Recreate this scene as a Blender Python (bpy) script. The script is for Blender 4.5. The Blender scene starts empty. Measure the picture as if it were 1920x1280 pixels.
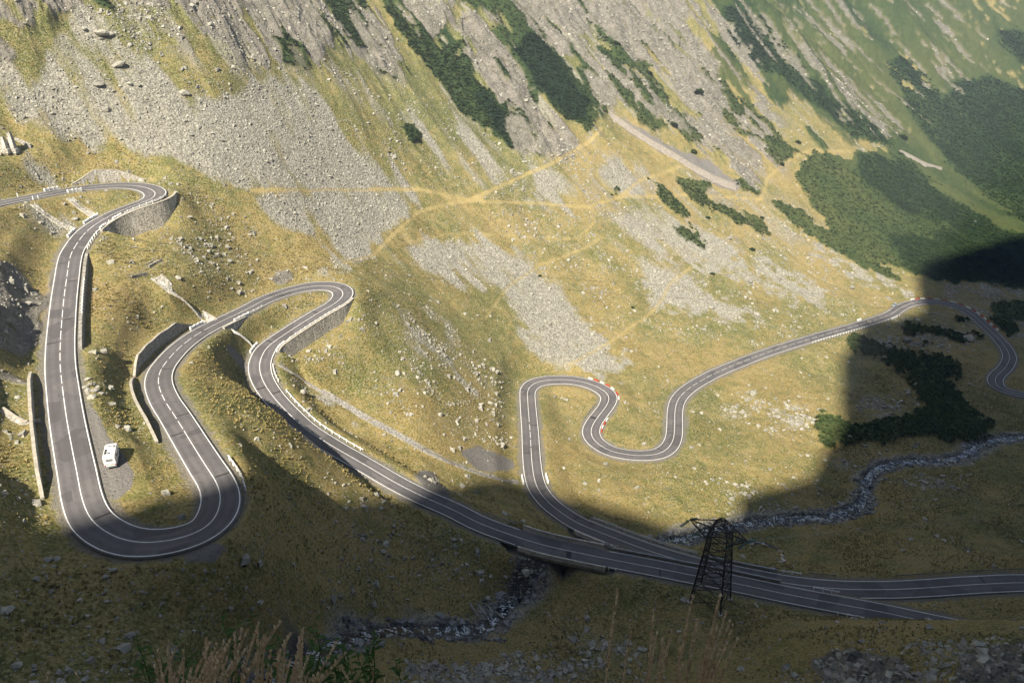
import bpy, bmesh, math, random
import numpy as np
from mathutils import Vector, Matrix
R = math.radians
sc = bpy.context.scene
COL = sc.collection
random.seed(7)
RNG = np.random.default_rng(7)

# ------------------------------------------------------------------ camera, sky, sun, exposure
PITCH = 26.0
FPX = 1400.0
cd = bpy.data.cameras.new("camera")
cam = bpy.data.objects.new("camera", cd); COL.objects.link(cam)
cam.location = (0, 0, 0); cam.rotation_euler = (R(90 - PITCH), 0, 0)
cd.sensor_width = 36; cd.lens = FPX / 1920 * 36
cd.clip_start = 0.1; cd.clip_end = 6000
sc.camera = cam
SUN_AZ, SUN_EL = 20.0, 46.0          # azimuth from straight behind the viewer towards the left
SUN = np.array([-math.sin(R(SUN_AZ)) * math.cos(R(SUN_EL)), -math.cos(R(SUN_AZ)) * math.cos(R(SUN_EL)), math.sin(R(SUN_EL))])
w = bpy.data.worlds.new("World"); sc.world = w; w.use_nodes = True
nt = w.node_tree
sky = nt.nodes.new("ShaderNodeTexSky"); sky.sky_type = 'NISHITA'; sky.sun_disc = False
sky.sun_elevation = R(SUN_EL); sky.sun_rotation = R(180 + SUN_AZ); sky.altitude = 2000; sky.air_density = 0.55; sky.dust_density = 0.3
nt.links.new(sky.outputs[0], nt.nodes["Background"].inputs[0])
nt.nodes["Background"].inputs[1].default_value = 0.05
sl = bpy.data.lights.new("sun", 'SUN'); sl.energy = 5.0; sl.angle = R(0.53); sl.color = (1.0, 0.93, 0.80)
so = bpy.data.objects.new("sun", sl); COL.objects.link(so)
so.rotation_euler = Vector(SUN).to_track_quat('Z', 'Y').to_euler()
sc.view_settings.view_transform = 'Standard'; sc.view_settings.look = 'None'
sc.view_settings.exposure = 1.55; sc.view_settings.gamma = 1
sc.render.engine = 'CYCLES'
sc.cycles.use_denoising = True
sc.cycles.max_bounces = 4; sc.cycles.diffuse_bounces = 2; sc.cycles.glossy_bounces = 2
sc.cycles.transmission_bounces = 2; sc.cycles.volume_bounces = 0; sc.cycles.transparent_max_bounces = 8

# ------------------------------------------------------------------ picture <-> place
CT, ST = math.cos(R(PITCH)), math.sin(R(PITCH))
def ray(x, y):
    u = (np.asarray(x, float) - 960) / FPX; v = (np.asarray(y, float) - 640) / FPX
    return u, CT - v * ST, -(ST + v * CT)          # world direction per unit of depth
def at_z(x, y, z):
    a, b, c = ray(x, y); d = z / c
    return np.stack([a * d, b * d, np.asarray(z, float) + 0 * d], -1)
def at_d(x, y, d):
    a, b, c = ray(x, y)
    return np.stack([a * d, b * d, c * d], -1)
def project(X, Y, Z):
    dep = Y * CT - Z * ST
    dep = np.where(dep < 0.5, 0.5, dep)
    return 960 + FPX * X / dep, 640 + FPX * (-Z * CT - Y * ST) / dep, dep

# ------------------------------------------------------------------ noise
def _h(ix, iy, seed):
    n = (ix.astype(np.int64) * 374761393 + iy.astype(np.int64) * 668265263 + seed * 974711) & 0xFFFFFFFF
    n = ((n ^ (n >> 13)) * 1274126177) & 0xFFFFFFFF
    return ((n ^ (n >> 16)) & 0xFFFF) / 32767.5 - 1.0
def vnoise(x, y, seed=0):
    x0 = np.floor(x); y0 = np.floor(y); fx = x - x0; fy = y - y0
    fx = fx * fx * fx * (fx * (fx * 6 - 15) + 10); fy = fy * fy * fy * (fy * (fy * 6 - 15) + 10)
    a = _h(x0, y0, seed); b = _h(x0 + 1, y0, seed); c = _h(x0, y0 + 1, seed); d = _h(x0 + 1, y0 + 1, seed)
    return (a + (b - a) * fx) * (1 - fy) + (c + (d - c) * fx) * fy
def fbm(x, y, oct=4, seed=0, gain=0.5):
    s = 0; a = 1; t = 0
    for o in range(oct):
        s = s + a * vnoise(x * 2 ** o + 13.7 * o, y * 2 ** o - 7.1 * o, seed + o); t += a; a *= gain
    return s / t
def ridged(x, y, oct=3, seed=0, gain=0.5):
    s = 0; a = 1; t = 0
    for o in range(oct):
        s = s + a * (1 - 2 * np.abs(vnoise(x * 2 ** o + 5.3 * o, y * 2 ** o + 3.9 * o, seed + o))); t += a; a *= gain
    return s / t
def sstep(a, b, x):
    t = np.clip((x - a) / (b - a), 0, 1); return t * t * (3 - 2 * t)

# ------------------------------------------------------------------ the routes: centre lines read off the photograph (x, y, height)
R1P = [(-150,423,-54),(-60,396,-56),(0,381,-57.5),(60,369,-58.5),(130,356,-59.5),(190,349,-60.2),(240,347.5,-60.8),(272,351,-61.2),(290,359,-61.6),(286,369,-62),(265,379,-62.5),
 (230,393,-63.2),(192,411,-64),(162,433,-65),(144,458,-66.3),(133,483,-67.6),(124,525,-69.8),(118,580,-73.5),(114,640,-77.5),(113,685,-80),(118,735,-81.2),(125,785,-82.2),
 (134,835,-83),(144,885,-83.7),(154,935,-84.4),(168,969,-84.9),(189,990,-85.3),(219,1006.5,-85.6),(250,1015,-85.9),(281,1017,-86.2),(312,1014.5,-86.5),(344,1007.5,-86.9),(376,995,-87.4),(399,976,-88),
 (410,953,-88.7),(413,930,-89.3),(406,904,-90.1),(386,873,-91.3),(364,838,-92.7),(342,802,-94.2),(326,777,-95.4),(312,756,-96.4),(302,736,-97.3),(297,718,-98.1),(298,703,-98.8),
 (304,689,-99.6),(315,674,-100.5),(332,655,-101.6),(350,640,-102.7),(372,625,-104),(400,610,-105.6),(432,595,-107),(468,577,-108.4),(500,561,-109.4),(545,545,-110.4),(583,537,-111.1),(615,535.5,-111.7),(634,539.5,-112.2),(643,547,-112.6),
 (641,556,-113),(628,568,-113.6),(596,587,-114.8),(560,609,-116),(527,630,-117.2),(502,647,-118.2),(490,663,-119),(486,680,-119.8),(487.5,697,-120.6),(495,717,-121.6),(512,742,-122.9),
 (532,764,-124.1),(570,799,-126.2),(620,834,-129),(660,858,-131),(697,880,-132.8),(745,907,-135),(795,932,-137.2),(850,957,-139.5),(895,980,-141.2),(935,995,-142.6),(1010,1019,-145),
 (1085,1037,-147.4),(1160,1052.5,-149.4),(1235,1066.5,-151),(1300,1079,-152),(1368,1091,-152.8),(1477,1114,-154),(1596,1136,-155),(1664,1149,-155.6),(1720,1161,-156),(1772,1172,-156.4),(1860,1190,-157),(2000,1222,-158)]
R2P = [(2150,1110,-160),(2000,1094,-159),(1920,1091,-158.5),(1875,1092.5,-158.4),(1805,1096.5,-158.3),(1734,1101.5,-158.2),(1664,1104.5,-158.1),(1570,1103.5,-158),(1477,1093.5,-157.5),(1368,1071,-156.5),
 (1305,1057,-156.2),(1235,1037,-156.4),(1185,1020,-156.8),(1135,1001,-157.3),(1085,981,-157.9),(1060,966,-158.2),(1030,943,-158.6),(1010,918,-158.9),(1002,897,-159.2),(998,872,-159.5),(996,847,-159.9),(994,810,-160.6),
 (992,785,-161.1),(990,760,-161.7),(989,740,-162.2),(990,731,-162.5),(998,721,-162.8),(1016,714,-163.1),(1047,711.5,-163.5),(1072,712.5,-163.8),(1097,717,-164.1),(1120,725,-164.4),(1137,736,-164.7),
 (1142,747,-165),(1136,762,-165.3),(1122,780,-165.6),(1111,797,-165.9),(1108,810,-166.1),(1113,823,-166.4),(1126,835,-166.7),(1148,846,-167),(1180,852.5,-167.4),(1212,853.5,-167.7),
 (1238,849,-168),(1255,837,-168.3),(1263,820,-168.6),(1265,797,-169),(1265.5,772,-169.4),(1270,752,-169.8),(1282,736,-170.2),(1302,721,-170.8),(1340,700,-171.6),(1395,677,-172.8),(1440,660,-173.7),
 (1490,644,-174.8),(1540,629,-176),(1590,615,-177.3),(1640,600,-178.8),(1670,589,-180),(1687,578,-180.9),(1704,570,-181.5),(1722,566,-182),(1752,565,-182.6),(1785,571,-183.2),(1815,584,-183.7),(1842,606,-184.2),
 (1870,633,-184.7),(1886,652,-185),(1893,670,-185.3),(1884,690,-185.7),(1870,703,-186),(1866,714,-186.3),(1874,726,-186.6),(1900,736,-187),(1925,741,-187.4),(1990,752,-188)]
STP = [(420,1330,-104),(520,1262,-112),(620,1212,-121),(680,1190,-128),(760,1180,-137),(850,1186,-145),(905,1180,-147.5),(945,1140,-150.5),(1000,1095,-154),(1060,1075,-157),(1130,1055,-159.5),(1200,1030,-162),(1285,1008,-166),(1340,990,-169),(1400,983,-171),(1480,970,-172.6),
 (1560,968,-174),(1608,950,-174.8),(1622,925,-175.6),(1625,900,-176.4),(1650,878,-177.4),(1690,866,-178.4),(1760,864,-179.6),(1800,856,-180.6),(1840,832,-182),(1880,822,-183.3),(1925,820,-184.6),(2010,812,-187)]

_ZO = [-157,-150,-141,-132.8,-126,-119,-112.6,-105.6,-99.6,-96,-88.7,-86,-83,-81,-77.5,-73.5,-67.6,-65,-62,-54]
_ZD = [0,0,1.3,3.8,6.8,10,8,4.6,2,1,-.5,-1.5,-3,-4,-7,-9,-11,-10,-8.5,-8]
R1P = [(x, y, z + float(np.interp(z, _ZO, _ZD))) for x, y, z in R1P]
_OV = {(312,1014.5):-87.8,(344,1007.5):-87.9,(376,995):-88,(399,976):-88.05,(410,953):-88.1,(413,930):-88.15,(406,904):-88.5,(386,873):-89.2,(364,838):-90,(342,802):-91,(326,777):-92,(312,756):-92.7,(302,736):-93.4,(297,718):-94,(298,703):-94.6,(304,689):-95.2,
       (315,674):-95.8,(332,655):-96.6,(350,640):-97.4,(372,625):-98.3,(400,610):-99.3,(432,595):-100.4,(468,577):-101.4,(500,561):-102.5,(545,545):-103.3,(583,537):-103.8,(615,535.5):-104.1,(634,539.5):-104.4}
R1P = [(x, y, _OV.get((x, y), z)) for x, y, z in R1P]
def spline(P, step=0.5, zs=24):
    P = np.array(P, float); W = at_z(P[:, 0], P[:, 1], P[:, 2])
    n = len(W); out = []
    for i in range(n - 1):
        p0 = W[max(i - 1, 0)]; p1 = W[i]; p2 = W[i + 1]; p3 = W[min(i + 2, n - 1)]
        m = max(2, int(np.linalg.norm(p2 - p1) / 0.25)); t = np.linspace(0, 1, m, endpoint=False)[:, None]
        # centripetal-ish Catmull-Rom with tangents limited by the local chord
        L = np.linalg.norm(p2 - p1)
        t1 = (p2 - p0); t1 = t1 / (np.linalg.norm(t1) + 1e-9) * L
        t2 = (p3 - p1); t2 = t2 / (np.linalg.norm(t2) + 1e-9) * L
        h = 2*t**3 - 3*t**2 + 1; g = t**3 - 2*t**2 + t; k = -2*t**3 + 3*t**2; l = t**3 - t**2
        out.append(h * p1 + g * t1 + k * p2 + l * t2)
    Q = np.concatenate(out + [W[-1:]])
    s = np.concatenate([[0], np.cumsum(np.linalg.norm(np.diff(Q[:, :2], axis=0), axis=1))])
    S = np.arange(0, s[-1], step)
    Q = np.stack([np.interp(S, s, Q[:, i]) for i in range(3)], 1)
    def sm(a, k):
        k = int(k); g = np.exp(-0.5 * (np.arange(-3*k, 3*k + 1) / k) ** 2); g /= g.sum()
        ap = np.concatenate([2*a[0] - a[3*k:0:-1], a, 2*a[-1] - a[-2:-3*k-2:-1]])
        return np.convolve(ap, g, 'valid')
    Q[:, 2] = sm(Q[:, 2], zs); Q[:, 0] = sm(Q[:, 0], 3); Q[:, 1] = sm(Q[:, 1], 3)
    T = np.gradient(Q[:, :2], axis=0); T /= np.linalg.norm(T, axis=1)[:, None]
    N = np.stack([T[:, 1], -T[:, 0]], 1)             # points to the right of travel
    return dict(Q=Q, S=S, T=T, N=N)
R1 = spline(R1P); R2 = spline(R2P); STR = spline(STP, 0.5, 16)
for r in (R1, R2, STR):
    r['px'], r['py'], r['dep'] = project(*r['Q'].T)
def s_of(r, x, y, lo=0, hi=1e9):
    d = (r['px'] - x) ** 2 + (r['py'] - y) ** 2
    d = np.where((r['S'] < lo) | (r['S'] > hi), 1e12, d)
    return r['S'][int(np.argmin(d))]
def idx(r, s): return int(np.clip(round(s / 0.5), 0, len(r['S']) - 1))
def off(r, s, o, dz=0.0):
    i = idx(r, s); q = r['Q'][i]; n = r['N'][i]
    return np.array([q[0] + n[0] * o, q[1] + n[1] * o, q[2] + dz])

# ------------------------------------------------------------------ the large form: a mountain flank + smooth residual through the known heights
HX, HY = -0.72, 0.69
def tcoord(x, y): return HX * (x - 200) + HY * (y - 410)        # metres uphill from the toe
def ccoord(x, y): return HY * (x - 200) - HX * (y - 410)        # metres along the contour
def plane(x, y):
    t = tcoord(x, y)
    return -178 + 0.65 * t + 0.00022 * np.clip(t - 120, 0, 400) ** 2 + 130 * sstep(750, 1350, np.hypot(x, y))
cps = []
for r, st in ((R1, 24), (R2, 24), (STR, 24)):
    for i in range(0, len(r['S']), st):
        q = r['Q'][i]; cps.append((q[0], q[1], q[2]))
def cp(x, y, z): cps.append(tuple(at_z(x, y, z)))
def cpd(x, y, d): cps.append(tuple(at_d(x, y, d)))
# right-hand meadow and stream flats
for x, y, z in [(1700,1010,-165),(1850,960,-170),(1560,1040,-162.5),(1850,1040,-162.5),(1480,1040,-163.5),(1900,890,-176),(1750,920,-172.5),(1460,900,-173.2),(1330,930,-168),(1180,920,-163.5),(1500,800,-176),(1600,730,-180.5),(1750,700,-185),(1750,800,-181.5),(1680,650,-181.5),
   (1420,740,-173.5),(1060,790,-163.3),(1200,780,-167.7),(900,850,-149.5),(800,780,-132),(700,700,-123),(620,650,-116),(850,700,-138),(950,650,-149),(900,560,-135),(790,600,-124),(940,770,-157),(880,930,-148.5),(690,540,-106),(700,585,-112.5),(670,625,-114.5),(560,685,-119),(345,350,-71),(385,382,-76.5),(330,405,-79),
   (560,1000,-110),(500,900,-94.5),(640,960,-119),(430,1080,-94),(560,1100,-111),(480,780,-97),(420,700,-96.5),(700,1080,-129),(820,1060,-139),(880,1110,-146),(250,920,-87),(250,800,-85.3),(210,700,-85.5),(200,600,-85),(230,560,-85.5),(215,650,-86.5),(250,640,-88),(230,480,-82),(360,480,-84),(430,540,-97.5),(300,560,-88),
   (220,375,-71.5),(150,400,-73),(330,430,-80),(40,450,-72),(40,600,-77),(40,760,-80.5),(30,900,-81),(60,1000,-83),(-100,700,-70),(-150,900,-72),(470,358,-77),(400,352,-73.5),(600,357,-86),(430,430,-87),(520,470,-97),(330,500,-85),(620,470,-102),(720,470,-112),(790,400,-108)]:
    cp(x, y, z)
# shaded foreground below the lowest bend and across the bottom of the picture
for x, y, z in [(60,1100,-86),(0,1280,-84),(150,1180,-89),(280,1100,-91),(250,1280,-92),(420,1180,-96),(420,1290,-98),(560,1170,-109),(600,1270,-111),(760,1270,-129),(760,1230,-133),(950,1250,-146),(1000,1180,-151),(1060,1260,-146),(1150,1140,-153.5),(1250,1200,-150.5),
   (1350,1140,-152.3),(1340,1260,-141),(1440,1150,-153.4),(1420,1220,-143)]:
    cp(x, y, z)
for x, y, d in [(1480,1215,168),(1560,1170,165),(1640,1172,160),(1720,1180,155),(1790,1172,152),(1860,1158,150),(1950,1148,147),(1500,1275,150),(1650,1260,138),(1800,1260,128),(1920,1270,122),(2050,1210,140)]:
    cpd(x, y, d)
# steep bank below the viewer
for az in (-60, -40, -20, 0, 20, 40, 60):
    for rr, z in ((0.1, -1.9), (4, -6.2), (14, -21), (32, -47), (52, -74 - (10 if az > -30 else 0)), ):
        cps.append((rr * math.sin(R(az)), rr * math.cos(R(az)), z))
for x, y in ((-120, 0), (120, 0), (0, -40), (-200, 60), (220, 60), (300, 140), (200, 120)):
    cps.append((x, y, {(-120,0): -20, (120,0): -40, (0,-40): 30, (-200,60): -22, (220,60): -70, (300,140): -105, (200,120): -100}[(x, y)]))
# the flank above the roads
k0 = len(cps)
for x in range(-420, 1201, 90):
    for y in range(200, 1401, 90):
        t = tcoord(x, y)
        if t < 230 or t > 900 or math.hypot(x, y) > 1500: continue
        e = 34 * math.exp(-((x + 170) / 130.0) ** 2 - ((y - 300) / 130.0) ** 2)
        cps.append((x, y, float(plane(x, y)) + e))
for x, y in ((330, 560), (420, 640), (520, 720), (640, 800), (380, 470), (500, 560), (700, 700)):
    cps.append((x, y, float(max(plane(x, y), -196 - 0.03 * (x - 300)))))
CP = np.array(cps); print("control points", len(CP))
def tps_fit(X, Y, lam):
    n = len(X); d2 = ((X[:, None] - X[None]) ** 2).sum(-1)
    K = 0.5 * d2 * np.log(d2 + 1e-9); K[np.arange(n), np.arange(n)] = 0
    K += lam * np.eye(n); P = np.concatenate([np.ones((n, 1)), X], 1)
    A = np.zeros((n + 3, n + 3)); A[:n, :n] = K; A[:n, n:] = P; A[n:, :n] = P.T
    return np.linalg.solve(A, np.concatenate([Y, np.zeros(3)]))
cx = CP[:, :2] / 100.0
cw = tps_fit(cx, CP[:, 2] - plane(CP[:, 0], CP[:, 1]), 0.01)
def tps_eval(x, y):
    x = x.ravel() / 100; y = y.ravel() / 100; out = np.empty_like(x)
    for i in range(0, len(x), 20000):
        a = x[i:i+20000]; b = y[i:i+20000]
        d2 = (a[:, None] - cx[None, :, 0]) ** 2 + (b[:, None] - cx[None, :, 1]) ** 2
        out[i:i+20000] = (0.5 * d2 * np.log(d2 + 1e-9)) @ cw[:-3] + cw[-3] + cw[-2] * a + cw[-1] * b
    return out
GX0, GY0, GS = -1300.0, -120.0, 6.0
gx = np.arange(GX0, 1500, GS); gy = np.arange(GY0, 1600, GS)
gX, gY = np.meshgrid(gx, gy)
GB = tps_eval(gX, gY).reshape(gX.shape)
def bil(G, x0, y0, s, x, y):
    fx = np.clip((x - x0) / s, 0, G.shape[1] - 1.001); fy = np.clip((y - y0) / s, 0, G.shape[0] - 1.001)
    ix = fx.astype(int); iy = fy.astype(int); fx = fx - ix; fy = fy - iy
    return (G[iy, ix] * (1 - fx) + G[iy, ix + 1] * fx) * (1 - fy) + (G[iy + 1, ix] * (1 - fx) + G[iy + 1, ix + 1] * fx) * fy
def base_h(x, y): return plane(x, y) + bil(GB, GX0, GY0, GS, x, y)

# ------------------------------------------------------------------ route fields on a 0.5 m world grid
FX0, FY0, FS = -260.0, 40.0, 0.5
FNX, FNY = 1360, 960
class Field: pass
def route_field(r, rad, skip=()):
    f = Field(); D = np.full((FNY, FNX), 99.0, np.float32); Z = np.zeros((FNY, FNX), np.float32); SS = np.zeros((FNY, FNX), np.float32); SD = np.zeros((FNY, FNX), np.float32)
    k = int(rad / FS) + 1
    for i in range(0, len(r['S'])):
        s = r['S'][i]
        if any(a <= s <= b for a, b in skip): continue
        q = r['Q'][i]; ci = int((q[0] - FX0) / FS); cj = int((q[1] - FY0) / FS)
        i0, i1, j0, j1 = max(ci - k, 0), min(ci + k, FNX), max(cj - k, 0), min(cj + k, FNY)
        if i0 >= i1 or j0 >= j1: continue
        dx = FX0 + np.arange(i0, i1) * FS - q[0]; dy = FY0 + np.arange(j0, j1) * FS - q[1]
        d = np.sqrt(dx[None] ** 2 + dy[:, None] ** 2)
        sub = D[j0:j1, i0:i1]; m = d < sub
        sub[m] = d[m]; Z[j0:j1, i0:i1][m] = q[2]; SS[j0:j1, i0:i1][m] = s
        sg = np.sign(dx[None] * r['N'][i, 0] + dy[:, None] * r['N'][i, 1])
        SD[j0:j1, i0:i1][m] = (sg * np.ones_like(d))[m]
    f.D, f.Z, f.S, f.SG = D, Z, SS, SD; f.VAL = (D < 90).astype(np.float32)
    return f
B1 = (s_of(R1, 975, 1008), s_of(R1, 1138, 1048))
B2 = (s_of(R2, 1302, 1056), s_of(R2, 1090, 982))
FS_ = route_field(STR, 24)
def cuts(r, pts):
    c = [0.0]
    for p in pts: c.append(s_of(r, *p, c[-1] + 5))
    return c + [1e9]
C1 = cuts(R1, [(290,360), (281,1016), (643,548)]); C2 = cuts(R2, [(1002,897), (1047,711.5), (1111,805), (1212,853.5), (1752,565), (1893,670)])
SEGS = []
for nm, r, C, sk in (('R1', R1, C1, (B1[0] + 2, B1[1] - 2)), ('R2', R2, C2, (B2[0] + 12, B2[1] - 2))):
    for a, b in zip(C, C[1:]): SEGS.append((nm, route_field(r, 24, [(-1, a - 0.1), (b, 1e9), sk])))
SPANS = [route_field(R1, 8, [(-1, B1[0] + 1), (B1[1] - 1, 1e9)]), route_field(R2, 8, [(-1, B2[0] + 12), (B2[1] - 2, 1e9)])]
DALL = np.minimum.reduce([f.D for _, f in SEGS] + [f.D for f in SPANS])
FD = Field(); FD.D = DALL
# retaining walls: (route, side, (px start), (px end), height, kind)   height < 0: the ground drops outside the wall, > 0: the ground is held up above the road
WALLS = [
 ('R1', -1, (292,363), (162,433), -8.0, 'curved stone retaining wall holding up the top hairpin', (240, 300)),
 ('R1', -1, (143,480), (113,662), -2.2, 'long dark stone wall below the straight road beside its white posts', (150, 600)),
 ('R1', -1, (150,354), (258,348), 4.2, 'pale stone wall cut into the slope above the top hairpin', (0, 0)),
 ('R1', +1, (113,690), (150,915), 1.7, 'straight wall with a pale coping on the uphill side of the road above the camper van', (0, 0)),
 ('R1', -1, (392,613), (299,700), 3.0, 'rough grey stone wall on the outer side of the middle bend', (0, 0)),
 ('R1', -1, (299,702), (348,815), 1.5, 'thin dark wall along the uphill edge of the descending road', (0, 0)),
 ('R1', -1, (640,558), (494,657), -5.5, 'stone retaining wall streaked with white below the second hairpin', (0, 0)),
 ('R1', +1, (395,612), (440,592), -2.5, 'short stone wall beside the culvert on the road to the second hairpin', (0, 0)),
]
ROUTES = dict(R1=R1, R2=R2)
for i, wl in enumerate(WALLS):
    r = ROUTES[wl[0]]; a = s_of(r, *wl[2]); b = s_of(r, *wl[3]); WALLS[i] = wl[:2] + (min(a, b), max(a, b)) + wl[4:6] + ((s_of(R1, 290, 361),) if 'holding up the top' in wl[5] else None,)

def wall_ex(wl, s): return 2.3 * np.exp(-((s - wl[6][0]) / 16.0) ** 2) if wl[6] else ((1.2 if wl[4] > 0 else 0.0) + 0.0 * s)
def height(x, y, fine=True):
    x = np.asarray(x, float); y = np.asarray(y, float)
    shp = x.shape; x = x.ravel(); y = y.ravel()
    z = base_h(x, y)
    t = tcoord(x, y) + 14 * fbm(x / 70, y / 70, 2, 3); c = ccoord(x, y) + 10 * fbm(x / 45, y / 45, 2, 5)
    inside = (x > FX0) & (x < FX0 + FS * (FNX - 2)) & (y > FY0) & (y < FY0 + FS * (FNY - 2))
    def fld(f, name): return np.where(inside, bil(getattr(f, name), FX0, FY0, FS, x, y), 99.0 if name == 'D' else 0.0)
    dr, ds = fld(FD, 'D'), fld(FS_, 'D')
    rr = np.hypot(x, y)
    hi = sstep(70, 230, t) * sstep(120, 260, rr)
    # ribs and gullies running down the flank, crags on the upper part
    soft = 1.0
    if MASKS:
        u, v, dep = project(x, y, z); soft = 1 - 0.75 * mask_at('scree', u, v)
    z = z + hi * soft * (6.0 * ridged(c / 62, t / 330, 3, 11) + 2.6 * ridged(c / 19, t / 90, 3, 17))
    rt = sstep(30, 190, c)
    z = z + hi * rt * (26.0 * ridged(c / 105 + 0.3 * fbm(t / 160, c / 160, 2, 19), t / 700, 2, 21) + 5 * ridged(c / 38, t / 200, 2, 22))
    z = z + sstep(120, 300, t) * sstep(160, 300, rr) * 10 * fbm(c / 140, t / 260, 2, 23)
    free = sstep(4.5, 16, dr) * sstep(2.0, 9, ds)
    z = z + free * (1.1 * fbm(x / 22, y / 22, 3, 31) + 0.35 * fbm(x / 4.5, y / 4.5, 2, 37)) * sstep(3, 12, rr)
    if MASKS:
        u, v, dep = project(x, y, z)
        rk = mask_at('rock', u, v)
        z = z + free * rk * (4.2 * ridged(c / 9, t / 34, 3, 41) + 1.6 * ridged(c / 2.6, t / 8, 2, 43))
        z = z + free * mask_at('crag', u, v) * (2.0 * ridged(x / 7 + y / 11, y / 6 - x / 13, 3, 45) + 1.2 * np.abs(vnoise(x / 2.2, y / 2.2, 46)))
    # stream bed
    zs = fld(FS_, 'Z'); w = 1 - sstep(2.4, 8, ds)
    bed = zs - 0.55 + 0.5 * sstep(1.2, 3.0, ds) + 0.35 * vnoise(x / 1.7, y / 1.7, 51)
    z = np.where(ds < 90, z + (bed - z) * w, z)
    z = np.where(rr < 22, np.interp(rr, [0, 3.2, 6, 12, 22], [-1.7, -4.15, -9.0, -18.5, -33]) * (1 - sstep(10, 22, rr)) + z * sstep(10, 22, rr), z)
    # roads: embankments and cuttings, all stretches blended by distance
    num = np.zeros_like(z); den = np.zeros_like(z); W = np.zeros_like(z)
    J = np.nonzero(inside & (dr < 24))[0]
    if len(J):
        ix = np.clip(np.round((x[J] - FX0) / FS).astype(int), 0, FNX - 1); iy = np.clip(np.round((y[J] - FY0) / FS).astype(int), 0, FNY - 1)
        zj = z[J]; num = np.zeros(len(J)); den = np.zeros(len(J)); W = np.zeros(len(J))
        for nm, f in SEGS:
            d = bil(f.D, FX0, FY0, FS, x[J], y[J]); K = np.nonzero(d < 23)[0]
            if not len(K): continue
            dk = d[K]; va = np.maximum(bil(f.VAL, FX0, FY0, FS, x[J][K], y[J][K]), 1e-3); zr = bil(f.Z, FX0, FY0, FS, x[J][K], y[J][K]) / va; s = bil(f.S, FX0, FY0, FS, x[J][K], y[J][K]) / va; sg = f.SG[iy[K], ix[K]]
            ok = zr != 0
            wide = (1 - sstep(5.2, 14, dk)) * ok; tgt = zr - 0.36 + 0.24 * sstep(4.7, 6.2, dk)
            for wl in WALLS:
                if wl[0] != nm: continue
                inr = (s > wl[2]) & (s < wl[3]) & (sg == wl[1]) & (dk > (4.88 if wl[4] > 0 else 4.5) + wall_ex(wl, s))
                tp = np.clip(np.minimum(s - wl[2], wl[3] - s) / 7.0, 0.0, 1)
                if not inr.any(): continue
                tgt = np.where(inr, tgt + (zr + wl[4] * tp - tgt) * np.clip(tp * 3, 0, 1), tgt); wide = np.where(inr, wide + (1 - sstep(7, 22, dk) - wide) * tp, wide)
            q = wide / np.maximum(dk - 4.55, 0.04) ** 1.6
            num[K] += q * tgt; den[K] += q; W[K] = np.maximum(W[K], wide)
        zt = np.where(den > 1e-9, num / np.maximum(den, 1e-9), zj)
        z[J] = zj + (zt - zj) * W
        for f in SPANS:
            d = f.D[iy, ix]; K = np.nonzero(d < 7.5)[0]
            z[J[K]] = np.minimum(z[J[K]], f.Z[iy[K], ix[K]] - 1.7 + np.clip(d[K] - 5.5, 0, 3) * 1.0)
    return z.reshape(shp)
MASKS = {}
def hit(px, py, fine=True, far=1500):
    """world points where the picture's lines of sight meet the ground"""
    px = np.atleast_1d(np.asarray(px, float)); py = np.atleast_1d(np.asarray(py, float))
    a, b, c = ray(px, py); res = np.full((len(px), 3), np.nan)
    ds = np.concatenate([np.arange(40, 420, 0.8), np.arange(420, far, 2.0)])
    for i in range(len(px)):
        X, Y, Z = a[i] * ds, b[i] * ds, c[i] * ds
        g = height(X, Y) - Z
        k = np.argmax(g > 0)
        if g[k] <= 0: k = len(ds) - 1
        f = 0 if k == 0 else g[k-1] / (g[k-1] - g[k])
        d = ds[k-1] + f * (ds[k] - ds[k-1]) if k else ds[0]
        res[i] = (a[i] * d, b[i] * d, c[i] * d)
    return res

# ------------------------------------------------------------------ ground cover zones and painted shade, traced as outlines and carried onto the slope
MW, MH = 960, 640
_yy, _xx = np.mgrid[0:MH, 0:MW]; _xx = _xx * 2.0 + 1; _yy = _yy * 2.0 + 1
def poly_raster(pts):
    m = np.zeros((MH, MW), bool); n = len(pts)
    for i in range(n):
        (x1, y1), (x2, y2) = pts[i], pts[(i + 1) % n]
        if y1 == y2: continue
        cond = ((_yy < y1) != (_yy < y2)) & (_xx < (x2 - x1) * (_yy - y1) / (y2 - y1) + x1)
        m ^= cond
    return m.astype(np.float32)
def line_raster(pts, wid):
    m = np.zeros((MH, MW), np.float32)
    for (x1, y1), (x2, y2) in zip(pts, pts[1:]):
        t = np.clip(((_xx - x1) * (x2 - x1) + (_yy - y1) * (y2 - y1)) / max((x2 - x1) ** 2 + (y2 - y1) ** 2, 1e-6), 0, 1)
        m = np.maximum(m, (np.hypot(_xx - x1 - t * (x2 - x1), _yy - y1 - t * (y2 - y1)) < wid / 2).astype(np.float32))
    return m
def blur(m, k):
    for _ in range(2):
        for ax in (0, 1):
            p = np.pad(m, [(k, k) if a == ax else (0, 0) for a in (0, 1)], mode='edge'); c = np.cumsum(p, ax)
            c = np.concatenate([np.zeros_like(np.take(c, [0], ax)), c], ax)
            n = 2 * k + 1
            m = (np.take(c, range(n, c.shape[ax]), ax) - np.take(c, range(0, c.shape[ax] - n), ax)) / n
    return m
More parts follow.
